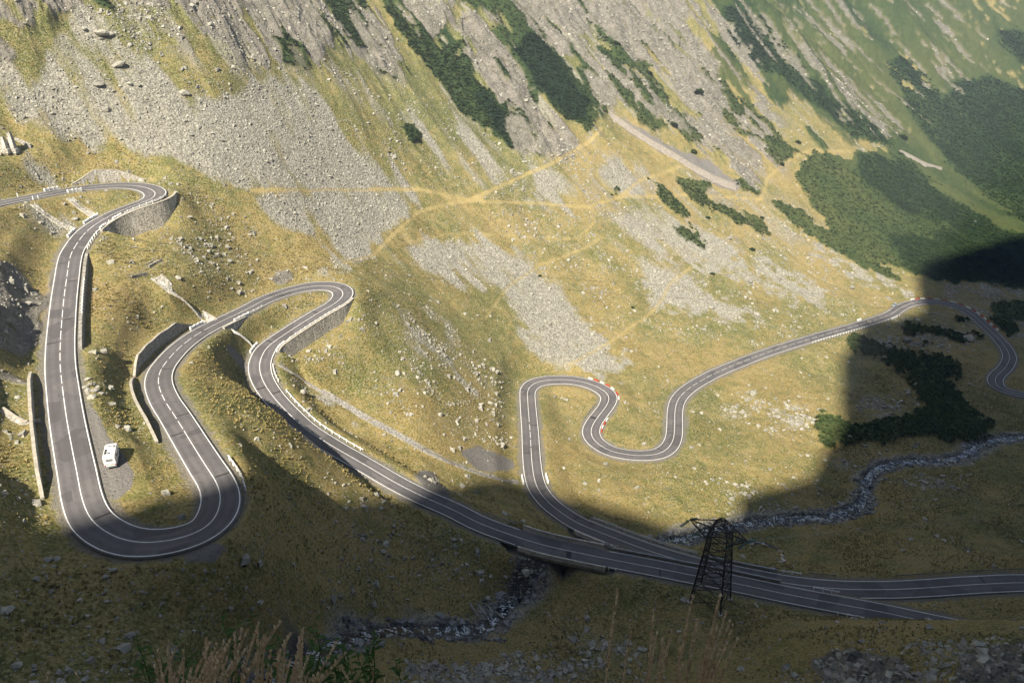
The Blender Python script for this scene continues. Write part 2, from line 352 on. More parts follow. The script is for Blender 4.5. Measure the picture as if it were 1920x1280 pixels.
ZONES = dict(
 scree=[(1,[(140,5),(178,10),(215,60),(285,105),(335,150),(380,190),(420,185),(480,145),(520,135),(560,190),(610,230),(660,280),(720,320),(790,345),(790,357),(470,357),(420,335),(370,320),(320,290),(270,300),(200,270),(130,275),(85,235),(65,170),(80,110),(110,60)]),
  (1,[(560,130),(590,150),(640,230),(700,290),(760,335),(700,310),(620,240),(570,180)]),
  (1,[(470,368),(600,362),(770,362),(780,385),(740,425),(700,470),(640,490),(600,450),(540,430),(490,400)]),(1,[(590,520),(610,495),(680,478),(705,488),(640,518)]),
  (.9,[(745,470),(800,450),(880,448),(960,465),(1010,500),(960,545),(900,555),(850,530),(790,510)]),
  (1,[(945,550),(1000,515),(1050,540),(1090,600),(1120,640),(1180,685),(1150,705),(1080,695),(1050,685),(990,660),(960,610)]),
  (1,[(1105,330),(1150,290),(1200,330),(1230,360),(1190,370),(1130,365)]),(.8,[(990,330),(1060,320),(1110,370),(1090,390),(1000,375)]),
  (.75,[(1120,400),(1220,390),(1330,430),(1420,470),(1500,520),(1560,560),(1500,570),(1380,530),(1280,500),(1190,470)]),
  (.85,[(1180,480),(1280,510),(1360,560),(1420,600),(1330,600),(1230,560)]),(.9,[(1480,400),(1530,440),(1640,510),(1710,550),(1640,530),(1540,480)]),
  (1,[(15,300),(40,300),(115,348),(80,350)]),(.8,[(730,195),(760,210),(920,345),(935,360),(900,350),(800,270)]),(.8,[(830,200),(960,330),(940,345),(860,260)]),(.7,[(640,130),(700,180),(820,290),(900,340),(860,320),(740,230)]),
  (1,[(0,100),(40,130),(75,200),(60,230),(0,150)]),(.8,[(45,385),(75,383),(150,435),(130,455),(90,440)]),(.9,[(720,545),(740,560),(800,640),(860,700),(930,740),(900,740),(840,705),(760,630)]),
  (.65,[(560,720),(620,735),(680,790),(640,790),(590,765)]),(.6,[(800,560),(860,590),(880,640),(850,640),(815,600)])],
 stony=[(.8,[(1440,1280),(1500,1240),(1600,1205),(1720,1190),(1925,1195),(1925,1280)]),(.9,[(760,1250),(900,1240),(1000,1225),(1100,1190),(1230,1215),(1250,1285),(740,1285)]),
  (.9,[(1600,640),(1640,620),(1900,600),(1920,640),(1780,640),(1700,670),(1640,670)]),(.9,[(1590,750),(1720,720),(1800,760),(1760,790),(1640,800),(1600,780)]),(.9,[(1560,860),(1640,850),(1600,910),(1560,890)]),
  (.75,[(1640,900),(1800,880),(1830,930),(1700,930)]),(1,[(1720,545),(1920,515),(1920,640),(1850,605),(1790,565)]),(1,[(1430,755),(1500,750),(1535,800),(1480,820),(1440,810)]),(.9,[(1340,760),(1420,740),(1440,760),(1380,790)]),
  (.8,[(1660,600),(1720,580),(1800,590),(1840,640),(1780,660),(1690,640)]),(.4,[(470,650),(500,560),(700,560),(960,700),(960,860),(800,800),(640,700)]),(.35,[(130,110),(790,340),(1000,640),(1500,660),(1700,560),(1480,390),(1100,280),(640,130)]),
  (.4,[(100,300),(330,330),(500,420),(470,560),(330,520),(160,500)]),(.35,[(550,900),(900,900),(900,1100),(600,1150),(430,1050)]),(.3,[(0,900),(300,1040),(600,1150),(600,1280),(0,1280)]),(.8,[(270,1050),(300,1060),(260,1170),(230,1160)]),
  (.8,[(860,330),(1000,300),(1100,260),(1040,330),(940,360)]),(.5,[(1340,900),(1560,900),(1560,980),(1380,980)]),(.9,[(120,0),(330,0),(300,110),(200,100)])],
 rock=[(1,[(0,0),(150,0),(112,40),(65,66),(40,60),(0,35)]),(1,[(275,0),(420,0),(440,40),(520,90),(510,130),(470,125),(400,70),(330,30)]),(1,[(420,0),(600,0),(640,60),(600,120),(570,105),(520,60),(480,60)]),
  (.9,[(640,0),(700,30),(735,70),(730,130),(690,90),(655,50)]),(1,[(740,0),(850,0),(840,60),(800,70),(760,30)]),(1,[(870,18),(925,35),(960,110),(990,160),(985,190),(945,200),(900,150),(862,90)]),
  (1,[(965,190),(1040,215),(1080,280),(1060,300),(1010,275),(960,285)]),(.95,[(950,0),(1060,0),(1100,60),(1060,110),(1010,60)]),(.95,[(1050,0),(1290,0),(1330,90),(1360,180),(1350,240),(1300,205),(1250,130),(1180,110),(1120,60)]),
  (.7,[(1080,90),(1180,130),(1270,200),(1380,290),(1440,360),(1400,340),(1280,250),(1150,170)]),(.9,[(0,70),(30,80),(40,120),(0,110)]),(.85,[(685,90),(720,100),(735,135),(700,130)]),(.42,[(1370,0),(1580,0),(1740,240),(1700,285),(1560,230),(1440,130)]),(.3,[(1580,0),(1800,0),(1880,120),(1760,200)])],
 crag=[(1,[(0,485),(30,500),(62,545),(85,560),(100,505),(108,520),(96,570),(72,590),(70,640),(45,670),(0,650)]),(1,[(1510,1240),(1580,1215),(1700,1240),(1700,1285),(1560,1285)]),(.9,[(1840,1210),(1925,1195),(1925,1285),(1780,1285),(1790,1240)]),(.9,[(0,690),(60,715),(60,735),(0,705)]),(1,[(498,522),(525,510),(554,504),(552,526),(520,536)]),(.9,[(775,888),(810,888),(850,938),(828,940)])],
 shrub=[(1,[(612,0),(655,0),(722,70),(720,98),(660,76)]),(1,[(715,0),(745,15),(800,70),(850,112),(905,172),(960,240),(998,268),(958,282),(900,232),(840,172),(785,112),(742,60)]),
  (1,[(850,0),(945,0),(1005,55),(1060,120),(1112,190),(1105,240),(1060,222),(1010,172),(975,90),(930,25)]),(1,[(775,0),(802,8),(842,52),(812,58)]),(1,[(460,5),(512,5),(510,42),(480,46)]),(1,[(1190,190),(1222,205),(1253,235),(1248,252),(1200,236)]),
  (.82,[(1340,0),(1700,0),(1925,190),(1925,545),(1715,522),(1560,445),(1488,335),(1515,292),(1590,292),(1680,285),(1600,255),(1540,225),(1450,150),(1400,110),(1375,100)]),(.62,[(1590,0),(1925,0),(1925,200),(1780,120),(1680,70)]),
  (1,[(1430,258),(1470,265),(1490,285),(1475,310),(1445,295)]),(1,[(1380,328),(1422,348),(1422,366),(1390,352)]),(1,[(1440,370),(1500,400),(1580,455),(1640,492),(1705,532),(1680,530),(1600,490),(1520,445),(1460,400)]),
  (.95,[(1585,628),(1640,645),(1720,662),(1795,680),(1805,705),(1760,712),(1700,695),(1640,675),(1590,655)]),(.9,[(1690,612),(1760,618),(1840,628),(1838,640),(1760,636),(1690,628)]),(.92,[(1688,700),(1790,715),(1815,755),(1862,800),(1845,832),(1780,828),(1740,815),(1660,832),(1545,834),(1522,792),(1545,775),(1600,800),(1655,792),(1735,772),(1720,740)]),(1,[(1850,575),(1925,565),(1925,605),(1870,600)]),(.8,[(1780,585),(1850,600),(1920,620),(1900,630),(1800,600)]),(1,[(758,250),(785,248),(798,262),(770,268)]),(.6,[(1110,30),(1180,90),(1230,150),(1300,230),(1340,290),(1290,270),(1200,180),(1130,110)]),
  (.55,[(1290,60),(1350,110),(1400,200),(1430,260),(1390,260),(1330,180)]),(.9,[(870,60),(950,75),(960,95),(905,105),(890,95)]),(.9,[(970,215),(992,240),(990,270),(965,262)]),(.8,[(1320,385),(1380,395),(1410,430),(1360,410)]),(.9,[(1285,435),(1300,430),(1312,452),(1300,455)]),(.9,[(1150,350),(1165,345),(1168,362),(1155,360)]),
  (.9,[(1290,345),(1335,345),(1335,360),(1310,358)]),(.6,[(1420,270),(1520,285),(1490,300)]),(.5,[(560,0),(610,30),(660,90),(640,90),(580,40)])],
 dark=[(1,[(1345,10),(1440,40),(1560,180),(1690,285),(1600,255),(1480,160),(1375,110)]),(1,[(1660,100),(1720,125),(1790,220),(1925,350),(1925,430),(1800,330),(1690,200)]),(1,[(1780,165),(1860,140),(1925,170),(1925,340),(1850,290),(1790,230)]),(1,[(1600,290),(1690,300),(1770,370),(1890,440),(1820,440),(1700,395),(1620,335)]),  # dark pine belts, plus shadow bands of the upper right slope painted as colour
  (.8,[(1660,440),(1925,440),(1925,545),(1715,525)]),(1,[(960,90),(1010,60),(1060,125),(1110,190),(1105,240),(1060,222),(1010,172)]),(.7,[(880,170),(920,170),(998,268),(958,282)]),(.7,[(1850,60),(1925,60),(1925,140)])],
 mix=[(1,[(545,0),(1420,0),(1470,150),(1470,340),(1390,310),(1260,250),(1150,205),(1110,270),(1000,300),(930,250),(800,170),(640,110)]),(.7,[(60,0),(545,0),(640,110),(700,190),(560,130),(420,150),(160,0)]),(.55,[(1420,0),(1920,0),(1920,420),(1700,500),(1520,300),(1470,150)]),(.5,[(1100,280),(1480,380),(1560,450),(1300,470),(1120,400)])],
 gravel=[(1,[(158,765),(180,770),(200,810),(232,850),(252,890),(245,920),(215,945),(196,925),(182,870)]),(1,[(1140,212),(1170,225),(1250,270),(1320,300),(1390,345),(1385,360),(1340,345),(1260,295),(1180,250)]),(.9,[(860,845),(900,835),(970,870),(965,888),(890,880)]),
  (.8,[(1285,760),(1296,780),(1292,815),(1284,820)]),(.9,[(430,640),(560,800),(660,870),(650,880),(540,800),(420,650)]),(.7,[(340,1030),(400,1015),(435,1025),(400,1060),(345,1060)]),(.8,[(770,885),(800,880),(850,940),(830,945)]),(.7,[(1180,850),(1240,850),(1180,862)]),
  (.7,[(1840,725),(1870,690),(1905,660),(1915,690),(1880,720)])])
TRACKS = [([(470,358),(600,357),(790,356),(880,377),(960,340),(1030,310),(1105,268),(1130,240)],7),([(640,495),(700,480),(750,430),(790,395),(880,377),(1000,382),(1100,390),(1160,372),(1200,340),(1280,312)],6),
 ([(1160,370),(1290,366),(1430,375),(1440,335),(1480,300),(1520,283),(1600,285)],6),([(740,460),(850,438),(960,443),(1080,450),(1115,420),(1110,395)],5),([(910,600),(950,540),(1010,500),(1100,465),(1130,445)],6),
 ([(1060,690),(1150,640),(1230,580),(1260,530),(1300,500)],6),([(1560,450),(1640,415),(1760,405)],5)]
def build_masks():
    for k, L in ZONES.items():
        m = np.zeros((MH, MW), np.float32)
        for v, pts in L: m = np.maximum(m, v * poly_raster(pts))
        MASKS[k] = blur(m, {'rock': 4, 'shrub': 3, 'gravel': 3, 'crag': 4}.get(k, 6))
    m = np.zeros((MH, MW), np.float32)
    for pts, wd in TRACKS: m = np.maximum(m, line_raster(pts, wd))
    MASKS['track'] = blur(m, 2)
def mask_at(k, u, v):
    m = MASKS[k]; return bil(m, 0, 0, 2.0, u, v)
build_masks()
def zones(x, y, z):
    """ground cover weights at points of the ground"""
    u, v, dep = project(x, y, z)
    t = tcoord(x, y); c = ccoord(x, y)
    wx = 9 * fbm(x / 9, y / 9, 3, 61); wy = 9 * fbm(x / 9, y / 9, 3, 67)
    n_f = fbm(c / 6, t / 26, 3, 71); n_i = fbm(x / 5, y / 5, 3, 73)
    up = sstep(30, 120, t)
    n = n_f * up + n_i * (1 - up)
    def z_(k, warp=1.0): return mask_at(k, u + wx * warp, v + wy * warp)
    out = {}
    s = z_('scree'); out['scree'] = sstep(0.28, 0.88, s + (0.8 * n + 0.04 + 0.35 * fbm(c / 17, t / 80, 3, 121)) * (s > 0.02))
    r = z_('rock'); out['rock'] = sstep(0.38, 0.64, r * 0.86 + (0.85 * n + 0.5 * fbm(c / 10, t / 34, 4, 131)) * (r > 0.02))
    out['crag'] = sstep(0.3, 0.7, z_('crag') + 0.3 * n_i)
    h = z_('shrub', 0.8); ns = 0.75 * fbm(c / 14, t / 40, 3, 79) * up + 0.6 * fbm(x / 7, y / 7, 2, 81)
    out['shrub'] = sstep(0.40, 0.52, h + (0.6 * ns + 0.45 * fbm(x / 2.6, y / 2.6, 2, 83) * (np.hypot(x, y) < 480)) * (h > 0.02)) * (1 - out['rock'] * 0.8)
    mx = z_('mix')
    out['rock'] = np.maximum(out['rock'], mx * sstep(0.12, 0.24, fbm(c / 13 + 0.4 * fbm(x / 8, y / 8, 2, 111), t / 46, 4, 113)) * 0.95)
    out['shrub'] = np.maximum(out['shrub'], sstep(0.45, 0.6, mx * (0.54 + 1.7 * fbm(c / 15, t / 36, 4, 117))) * (1 - out['rock']))
    out['scree'] = np.maximum(out['scree'], mx * 0.8 * sstep(0.2, 0.32, fbm(c / 7 + 31, t / 50, 4, 119)) * (1 - out['shrub']))
    out['dark'] = sstep(0.3, 0.7, z_('dark') + 0.35 * fbm(c / 18, t / 90, 3, 123))  # pine colour with painted shade, no cover of its own
    out['gravel'] = sstep(0.3, 0.6, z_('gravel', 0.6) + 0.2 * n_i)
    out['track'] = sstep(0.25, 0.7, z_('track', 0.15))
    out['stony'] = np.clip(z_('stony') + 0.25 * n, 0, 1)
    return out, u, v

# ------------------------------------------------------------------ materials
class NT:
    def __init__(self, name):
        self.m = bpy.data.materials.new(name); self.m.use_nodes = True; self.t = self.m.node_tree
        self.b = self.t.nodes["Principled BSDF"]; self.b.inputs['Roughness'].default_value = 0.9
        if 'Specular IOR Level' in self.b.inputs: self.b.inputs['Specular IOR Level'].default_value = 0.15
        self.co = None
    def n(self, ty, **kw):
        o = self.t.nodes.new(ty)
        for k, v in kw.items(): setattr(o, k, v)
        return o
    def L(self, a, b): self.t.links.new(a, b)
    def coord(self, obj=True):
        if self.co is None: self.co = self.n('ShaderNodeTexCoord').outputs['Object']
        return self.co
    def noise(self, scale, detail=3, rough=0.55, vec=None):
        o = self.n('ShaderNodeTexNoise'); o.inputs['Scale'].default_value = scale; o.inputs['Detail'].default_value = detail; o.inputs['Roughness'].default_value = rough
        self.L(vec or self.coord(), o.inputs['Vector']); return o.outputs['Fac']
    def vor(self, scale, feature='F1', vec=None):
        o = self.n('ShaderNodeTexVoronoi', feature=feature); o.inputs['Scale'].default_value = scale
        self.L(vec or self.coord(), o.inputs['Vector']); return o
    def ramp(self, f, stops):
        o = self.n('ShaderNodeValToRGB'); e = o.color_ramp.elements
        while len(e) < len(stops): e.new(0.5)
        for i, (p, c) in enumerate(stops):
            e[i].position = p; e[i].color = (*c, 1) if len(c) == 3 else c
        self.L(f, o.inputs[0]); return o.outputs[0]
    def mix(self, f, a, b, mode='MIX'):
        o = self.n('ShaderNodeMix', data_type='RGBA', blend_type=mode)
        for s, v in ((0, f), (6, a), (7, b)):
            if isinstance(v, (int, float)): o.inputs[s].default_value = v
            elif isinstance(v, tuple): o.inputs[s].default_value = (*v, 1)
            else: self.L(v, o.inputs[s])
        return o.outputs[2]
    def math(self, op, a, b=0.0, c=0.0, clamp=False):
        o = self.n('ShaderNodeMath', operation=op, use_clamp=clamp)
        for i, v in enumerate((a, b, c)):
            if isinstance(v, (int, float)): o.inputs[i].default_value = v
            else: self.L(v, o.inputs[i])
        return o.outputs[0]
    def mrange(self, v, a, b, lo=0.0, hi=1.0):
        o = self.n('ShaderNodeMapRange'); o.interpolation_type = 'SMOOTHSTEP'
        self.L(v, o.inputs[0])
        for i, q in enumerate((a, b, lo, hi)): o.inputs[i + 1].default_value = q
        return o.outputs[0]
    def bump(self, h, strength=0.5, dist=0.3, prev=None):
        o = self.n('ShaderNodeBump'); o.inputs['Strength'].default_value = strength; o.inputs['Distance'].default_value = dist
        self.L(h, o.inputs['Height'])
        if prev: self.L(prev, o.inputs['Normal'])
        return o.outputs[0]
    def done(self, col, rough=None, normal=None, metal=None):
        if isinstance(col, tuple): self.b.inputs['Base Color'].default_value = (*col, 1)
        else: self.L(col, self.b.inputs['Base Color'])
        if rough is not None:
            if isinstance(rough, (int, float)): self.b.inputs['Roughness'].default_value = rough
            else: self.L(rough, self.b.inputs['Roughness'])
        if normal: self.L(normal, self.b.inputs['Normal'])
        if metal is not None: self.b.inputs['Metallic'].default_value = metal
        return self.m
def stone_mat(name, a, b, scale=1.0, lich=(0.30, 0.30, 0.20), spec=0.15):
    k = NT(name); oi = k.n('ShaderNodeObjectInfo')
    n1 = k.noise(1.3 * scale, 5, 0.65); n2 = k.noise(7 * scale, 3, 0.6)
    c = k.mix(k.mrange(n1, 0.35, 0.65), a, b)
    c = k.mix(k.mrange(n2, 0.56, 0.66, 0, 0.55), c, lich)
    c = k.mix(k.mrange(n2, 0.42, 0.30, 0, 0.6), c, tuple(0.35 * q for q in a))
    return k.done(c, 0.92, k.bump(n2, 0.6, 0.15 / scale))
def plain_mat(name, a, b=None, scale=2.0, rough=0.8, metal=None, spec=None):
    k = NT(name); b = b or tuple(0.75 * q for q in a)
    n1 = k.noise(scale, 4, 0.6)
    if spec is not None: k.b.inputs['Specular IOR Level'].default_value = spec
    return k.done(k.mix(k.mrange(n1, 0.35, 0.68), a, b), rough, None, metal)

def ground_mat():
    k = NT("alpine_ground")
    a1 = k.n('ShaderNodeAttribute', attribute_name='cover'); s1 = k.n('ShaderNodeSeparateColor'); k.L(a1.outputs['Color'], s1.inputs[0])
    a2 = k.n('ShaderNodeAttribute', attribute_name='cover_more'); s2 = k.n('ShaderNodeSeparateColor'); k.L(a2.outputs['Color'], s2.inputs[0])
    scree, rock, shrub = s1.outputs; gravel, track, wet = s2.outputs
    tone = a1.outputs['Alpha']; stony = a2.outputs['Alpha']
    big = k.noise(0.035, 4, 0.55); mid = k.noise(0.28, 5, 0.62); fine = k.noise(1.6, 4, 0.65); vf = k.noise(5.5, 3, 0.6)
    g = k.math('ADD', k.math('MULTIPLY', big, 0.45), k.math('MULTIPLY', mid, 0.55))
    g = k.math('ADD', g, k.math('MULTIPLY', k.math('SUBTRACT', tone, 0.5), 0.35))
    grass = k.ramp(g, [(0.22, (0.062, 0.084, 0.022)), (0.34, (0.095, 0.106, 0.027)), (0.43, (0.155, 0.145, 0.045)), (0.53, (0.245, 0.190, 0.064)), (0.64, (0.310, 0.222, 0.084)), (0.78, (0.25, 0.165, 0.080))])
    grass = k.mix(k.mrange(fine, 0.42, 0.68, 0.0, 0.8), grass, (0.39, 0.33, 0.165))
    grass = k.mix(k.mrange(fine, 0.47, 0.32, 0, 0.7), grass, (0.075, 0.075, 0.024))
    pat = k.noise(0.11, 4, 0.6)
    grass = k.mix(k.mrange(pat, 0.56, 0.68, 0, 0.5), grass, (0.120, 0.135, 0.040))
    grass = k.mix(k.mrange(pat, 0.42, 0.32, 0, 0.5), grass, (0.34, 0.27, 0.13))
    grass = k.mix(k.mrange(vf, 0.47, 0.32, 0, 0.7), grass, (0.050, 0.045, 0.014))
    # small pale stones showing in the turf
    vo = k.vor(1.15); rnd = k.n('ShaderNodeSeparateColor'); k.L(vo.outputs['Color'], rnd.inputs[0])
    thr = k.math('ADD', 0.90, k.math('MULTIPLY', stony, -0.42))
    st = k.math('MULTIPLY', k.math('GREATER_THAN', rnd.outputs[0], thr), k.mrange(vo.outputs['Distance'], 0.42, 0.24))
    stc = k.mix(rnd.outputs[1], (0.20, 0.188, 0.152), (0.37, 0.345, 0.285))
    # scree: packed stones of many sizes
    v2 = k.vor(0.95); r2 = k.n('ShaderNodeSeparateColor'); k.L(v2.outputs['Color'], r2.inputs[0])
    v3 = k.vor(2.6); r3 = k.n('ShaderNodeSeparateColor'); k.L(v3.outputs['Color'], r3.inputs[0])
    sc_ = k.ramp(k.math('ADD', k.math('MULTIPLY', r2.outputs[0], 0.5), k.math('MULTIPLY', r3.outputs[0], 0.5)), [(0.15, (0.21, 0.197, 0.165)), (0.5, (0.325, 0.306, 0.255)), (0.85, (0.44, 0.415, 0.345))])
    sc_ = k.mix(k.mrange(v2.outputs['Distance'], 0.45, 0.75, 0, 0.55), sc_, (0.15, 0.135, 0.095))
    sc_ = k.mix(k.mrange(v3.outputs['Distance'], 0.5, 0.8, 0, 0.5), sc_, (0.15, 0.135, 0.095))
    rk1 = k.noise(0.22, 6, 0.68); rk2 = k.noise(1.4, 5, 0.7)
    rk = k.ramp(rk1, [(0.3, (0.16, 0.143, 0.12)), (0.5, (0.265, 0.24, 0.20)), (0.7, (0.36, 0.325, 0.27))])
    rk = k.mix(k.mrange(rk2, 0.49, 0.36, 0, 0.9), rk, (0.075, 0.07, 0.058))
    rk = k.mix(k.mrange(mid, 0.56, 0.68, 0, 0.7), rk, (0.14, 0.125, 0.04))
    sf = k.math('ADD', k.math('ADD', k.math('MULTIPLY', mid, 0.5), k.math('MULTIPLY', fine, 0.4)), k.math('MULTIPLY', tone, 0.30))
    sh = k.ramp(sf, [(0.28, (0.010, 0.022, 0.010)), (0.44, (0.022, 0.042, 0.014)), (0.58, (0.038, 0.060, 0.019)), (0.76, (0.072, 0.086, 0.028))])
    gv = k.mix(fine, (0.13, 0.12, 0.11), (0.235, 0.215, 0.19))
    tr = k.mix(mid, (0.34, 0.25, 0.09), (0.44, 0.35, 0.17))
    col = k.mix(st, grass, stc)
    col = k.mix(scree, col, sc_)
    col = k.mix(rock, col, rk)
    col = k.mix(k.math('MULTIPLY', track, k.mrange(fine, 0.3, 0.6, 0.6, 1.0)), col, tr)
    col = k.mix(shrub, col, sh)
    col = k.mix(gravel, col, gv)
    wc = k.mix(fine, (0.022, 0.021, 0.020), (0.12, 0.115, 0.11))
    col = k.mix(wet, col, wc)
    h = k.math('ADD', k.math('MULTIPLY', fine, 0.8), k.math('MULTIPLY', vf, 0.25))
    h = k.math('ADD', h, k.math('MULTIPLY', k.math('SUBTRACT', 0.6, v2.outputs['Distance']), k.math('MULTIPLY', scree, 0.6)))
    h = k.math('ADD', h, k.math('MULTIPLY', rk2, k.math('MULTIPLY', rock, 2.2)))
    h = k.math('ADD', h, k.math('MULTIPLY', st, 0.3))
    return k.done(col, 0.95, k.bump(h, 0.9, 0.8))
M = {}
M['ground'] = ground_mat()

# ------------------------------------------------------------------ mesh helpers
def mesh_np(name, V, F, mat, parent=None, smooth=False, quads=None):
    me = bpy.data.meshes.new(name); V = np.asarray(V, np.float32); F = np.asarray(F, np.int32)
    k = F.shape[1]
    me.vertices.add(len(V)); me.vertices.foreach_set('co', V.ravel())
    me.loops.add(F.size); me.loops.foreach_set('vertex_index', F.ravel())
    me.polygons.add(len(F)); me.polygons.foreach_set('loop_start', np.arange(0, F.size, k, dtype=np.int32))
    me.polygons.foreach_set('use_smooth', np.full(len(F), bool(smooth)))
    me.update(); me.validate() if len(F) < 50000 else None
    if mat: me.materials.append(mat)
    o = bpy.data.objects.new(name, me); COL.objects.link(o)
    if parent: o.parent = parent
    return o
def structure(o): o['kind'] = 'structure'; return o
def stuff(o): o['kind'] = 'stuff'; return o
def tag(o, label, cat, group=None):
    o['label'] = label; o['category'] = cat
    if group: o['group'] = group
    return o
def grid_faces(nr, nc):
    i = np.arange((nr - 1) * (nc - 1)); r = i // (nc - 1); c = i % (nc - 1); a = r * nc + c
    return np.stack([a, a + 1, a + nc + 1, a + nc], 1)

# ------------------------------------------------------------------ the ground sheet
def build_ground():
    rows = [0.6]
    while rows[-1] < 1500:
        r = rows[-1]
        if r < 50: d = 0.35 + r * 0.03
        elif r < 95: d = 0.8
        elif r < 450: d = 0.36 + 0.0012 * (r - 95)
        else: d = 0.8 + (r - 450) * 0.006
        rows.append(r + d * GQ)
    rows = np.array(rows); az = np.linspace(R(-56), R(56), int(1700 / GQ))
    A, RR = np.meshgrid(az, rows); X = RR * np.sin(A); Y = RR * np.cos(A)
    print("ground", X.shape)
    Z = height(X, Y)
    x, y, z = X.ravel(), Y.ravel(), Z.ravel()
    zo, u, v = zones(x, y, z)
    dr = near_field(FD, x, y, 'D'); ds = near_field(FS_, x, y, 'D')
    zo['gravel'] = np.maximum(zo['gravel'], (1 - sstep(4.2, 5.6, dr + 0.8 * fbm(x / 2, y / 2, 2, 91))) * 0.8)
    zo['shrub'] = zo['shrub'] * sstep(5, 7, dr)
    wet = (1 - sstep(1.8, 4.2, ds + 1.8 * fbm(x / 4, y / 4, 3, 93)))
    zo['scree'] = np.maximum(zo['scree'] * sstep(4.5, 7, dr), 0.8 * (1 - sstep(2.5, 6.0, ds + 4 * fbm(x / 9, y / 9, 3, 95))))
    z = z + zo['shrub'] * (0.3 + 2.0 * np.sqrt(np.abs(fbm(x / 4.2, y / 4.2, 2, 99))) + 1.3 * sstep(400, 650, np.hypot(x, y)) * fbm(x / 7, y / 7, 3, 98))
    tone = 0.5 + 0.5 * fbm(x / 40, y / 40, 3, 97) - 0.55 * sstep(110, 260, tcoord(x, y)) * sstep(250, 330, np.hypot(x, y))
    tone = tone - zo['shrub'] * (0.9 * zo['dark'] - 0.35 + 0.5 * fbm(ccoord(x, y) / 30, tcoord(x, y) / 160, 3, 127))  # darker thicket tone, with the far slope's shade painted in
    zo['zone_u'], zo['zone_v'] = u, v
    o = mesh_np("ground", np.stack([x, y, z], 1), grid_faces(*X.shape), M['ground'], smooth=True)
    structure(o)
    rock = np.maximum(zo['rock'], zo['crag'])
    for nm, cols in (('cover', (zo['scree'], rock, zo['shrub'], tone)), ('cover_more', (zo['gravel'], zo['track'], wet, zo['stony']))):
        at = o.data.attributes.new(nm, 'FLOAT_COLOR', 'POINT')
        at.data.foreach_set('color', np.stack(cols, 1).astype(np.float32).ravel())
    area = (RR * (az[1] - az[0]) * np.gradient(rows)[:, None]).ravel()
    return o, x, y, z, u, v, zo, area, dr, ds
def near_field(f, x, y, name):
    inside = (x > FX0) & (x < FX0 + FS * (FNX - 2)) & (y > FY0) & (y < FY0 + FS * (FNY - 2))
    return np.where(inside, bil(getattr(f, name), FX0, FY0, FS, x, y), 99.0)
GQ = 1.0
G_OBJ, gx_, gy_, gz_, gu_, gv_, ZO, AREA, DR, DS = build_ground()

# ------------------------------------------------------------------ the mountain behind the viewer whose shadow lies over the valley floor
def build_ridge():
    prof = [(-900, 540), (-600, 480), (-420, 450), (-310, 428), (-273, 420), (-262, 417), (-250, 413), (-238, 416), (-228, 428), (-216, 448), (-212, 458), (-201, 462), (-185, 455), (-161, 446), (-146, 439), (-127, 446), (-122, 458), (-99, 472), (-93, 498), (-85, 503), (-84, 541), (-82, 552), (-81, 590), (-74, 604), (-70, 637), (-42, 649), (-24, 669), (-27, 709), (-25, 740), (11, 775), (75, 839), (250, 820), (600, 740), (1200, 640)]
    px, pz = np.array(prof, float).T
    sl_ = np.concatenate([[0], np.cumsum(np.hypot(np.diff(px), np.diff(pz)))])
    tt = np.concatenate([np.arange(sl_[i], sl_[i + 1], 3.0 if -420 < px[i] < 80 else 22.0) for i in range(len(px) - 1)] + [sl_[-1:]])
    xs = np.interp(tt, sl_, px) + 3.5 * fbm(tt / 16, tt * 0, 3, 15); cz = np.interp(tt, sl_, pz) + 3 * fbm(tt / 9, tt * 0, 3, 7)
    shear = math.tan(R(SUN_AZ)); V = []
    dys = np.concatenate([np.arange(-620, 0, 40), [0], np.arange(20, 281, 20)])
    for dy in dys:
        if dy > 0: h = cz - dy * (1.05 + np.clip(cz - 330, 0, 500) / 290 * 0.95)
        else: h = np.maximum(cz + dy * 3.2, -160 + 0.05 * cz)
        j = 0 if dy == 0 else 1
        V.append(np.stack([xs + shear * dy, np.full_like(xs, -350 + dy), h + j * (10 * fbm(xs / 60, xs * 0 + dy / 60, 3, 9) - 12)], 1))
    o = mesh_np("mountain", np.concatenate(V), grid_faces(len(dys), len(xs)), M['rock'], smooth=True)
    structure(o)
M['rock'] = stone_mat("bare_rock", (0.24, 0.22, 0.19), (0.33, 0.30, 0.25), 0.2)
build_ridge()

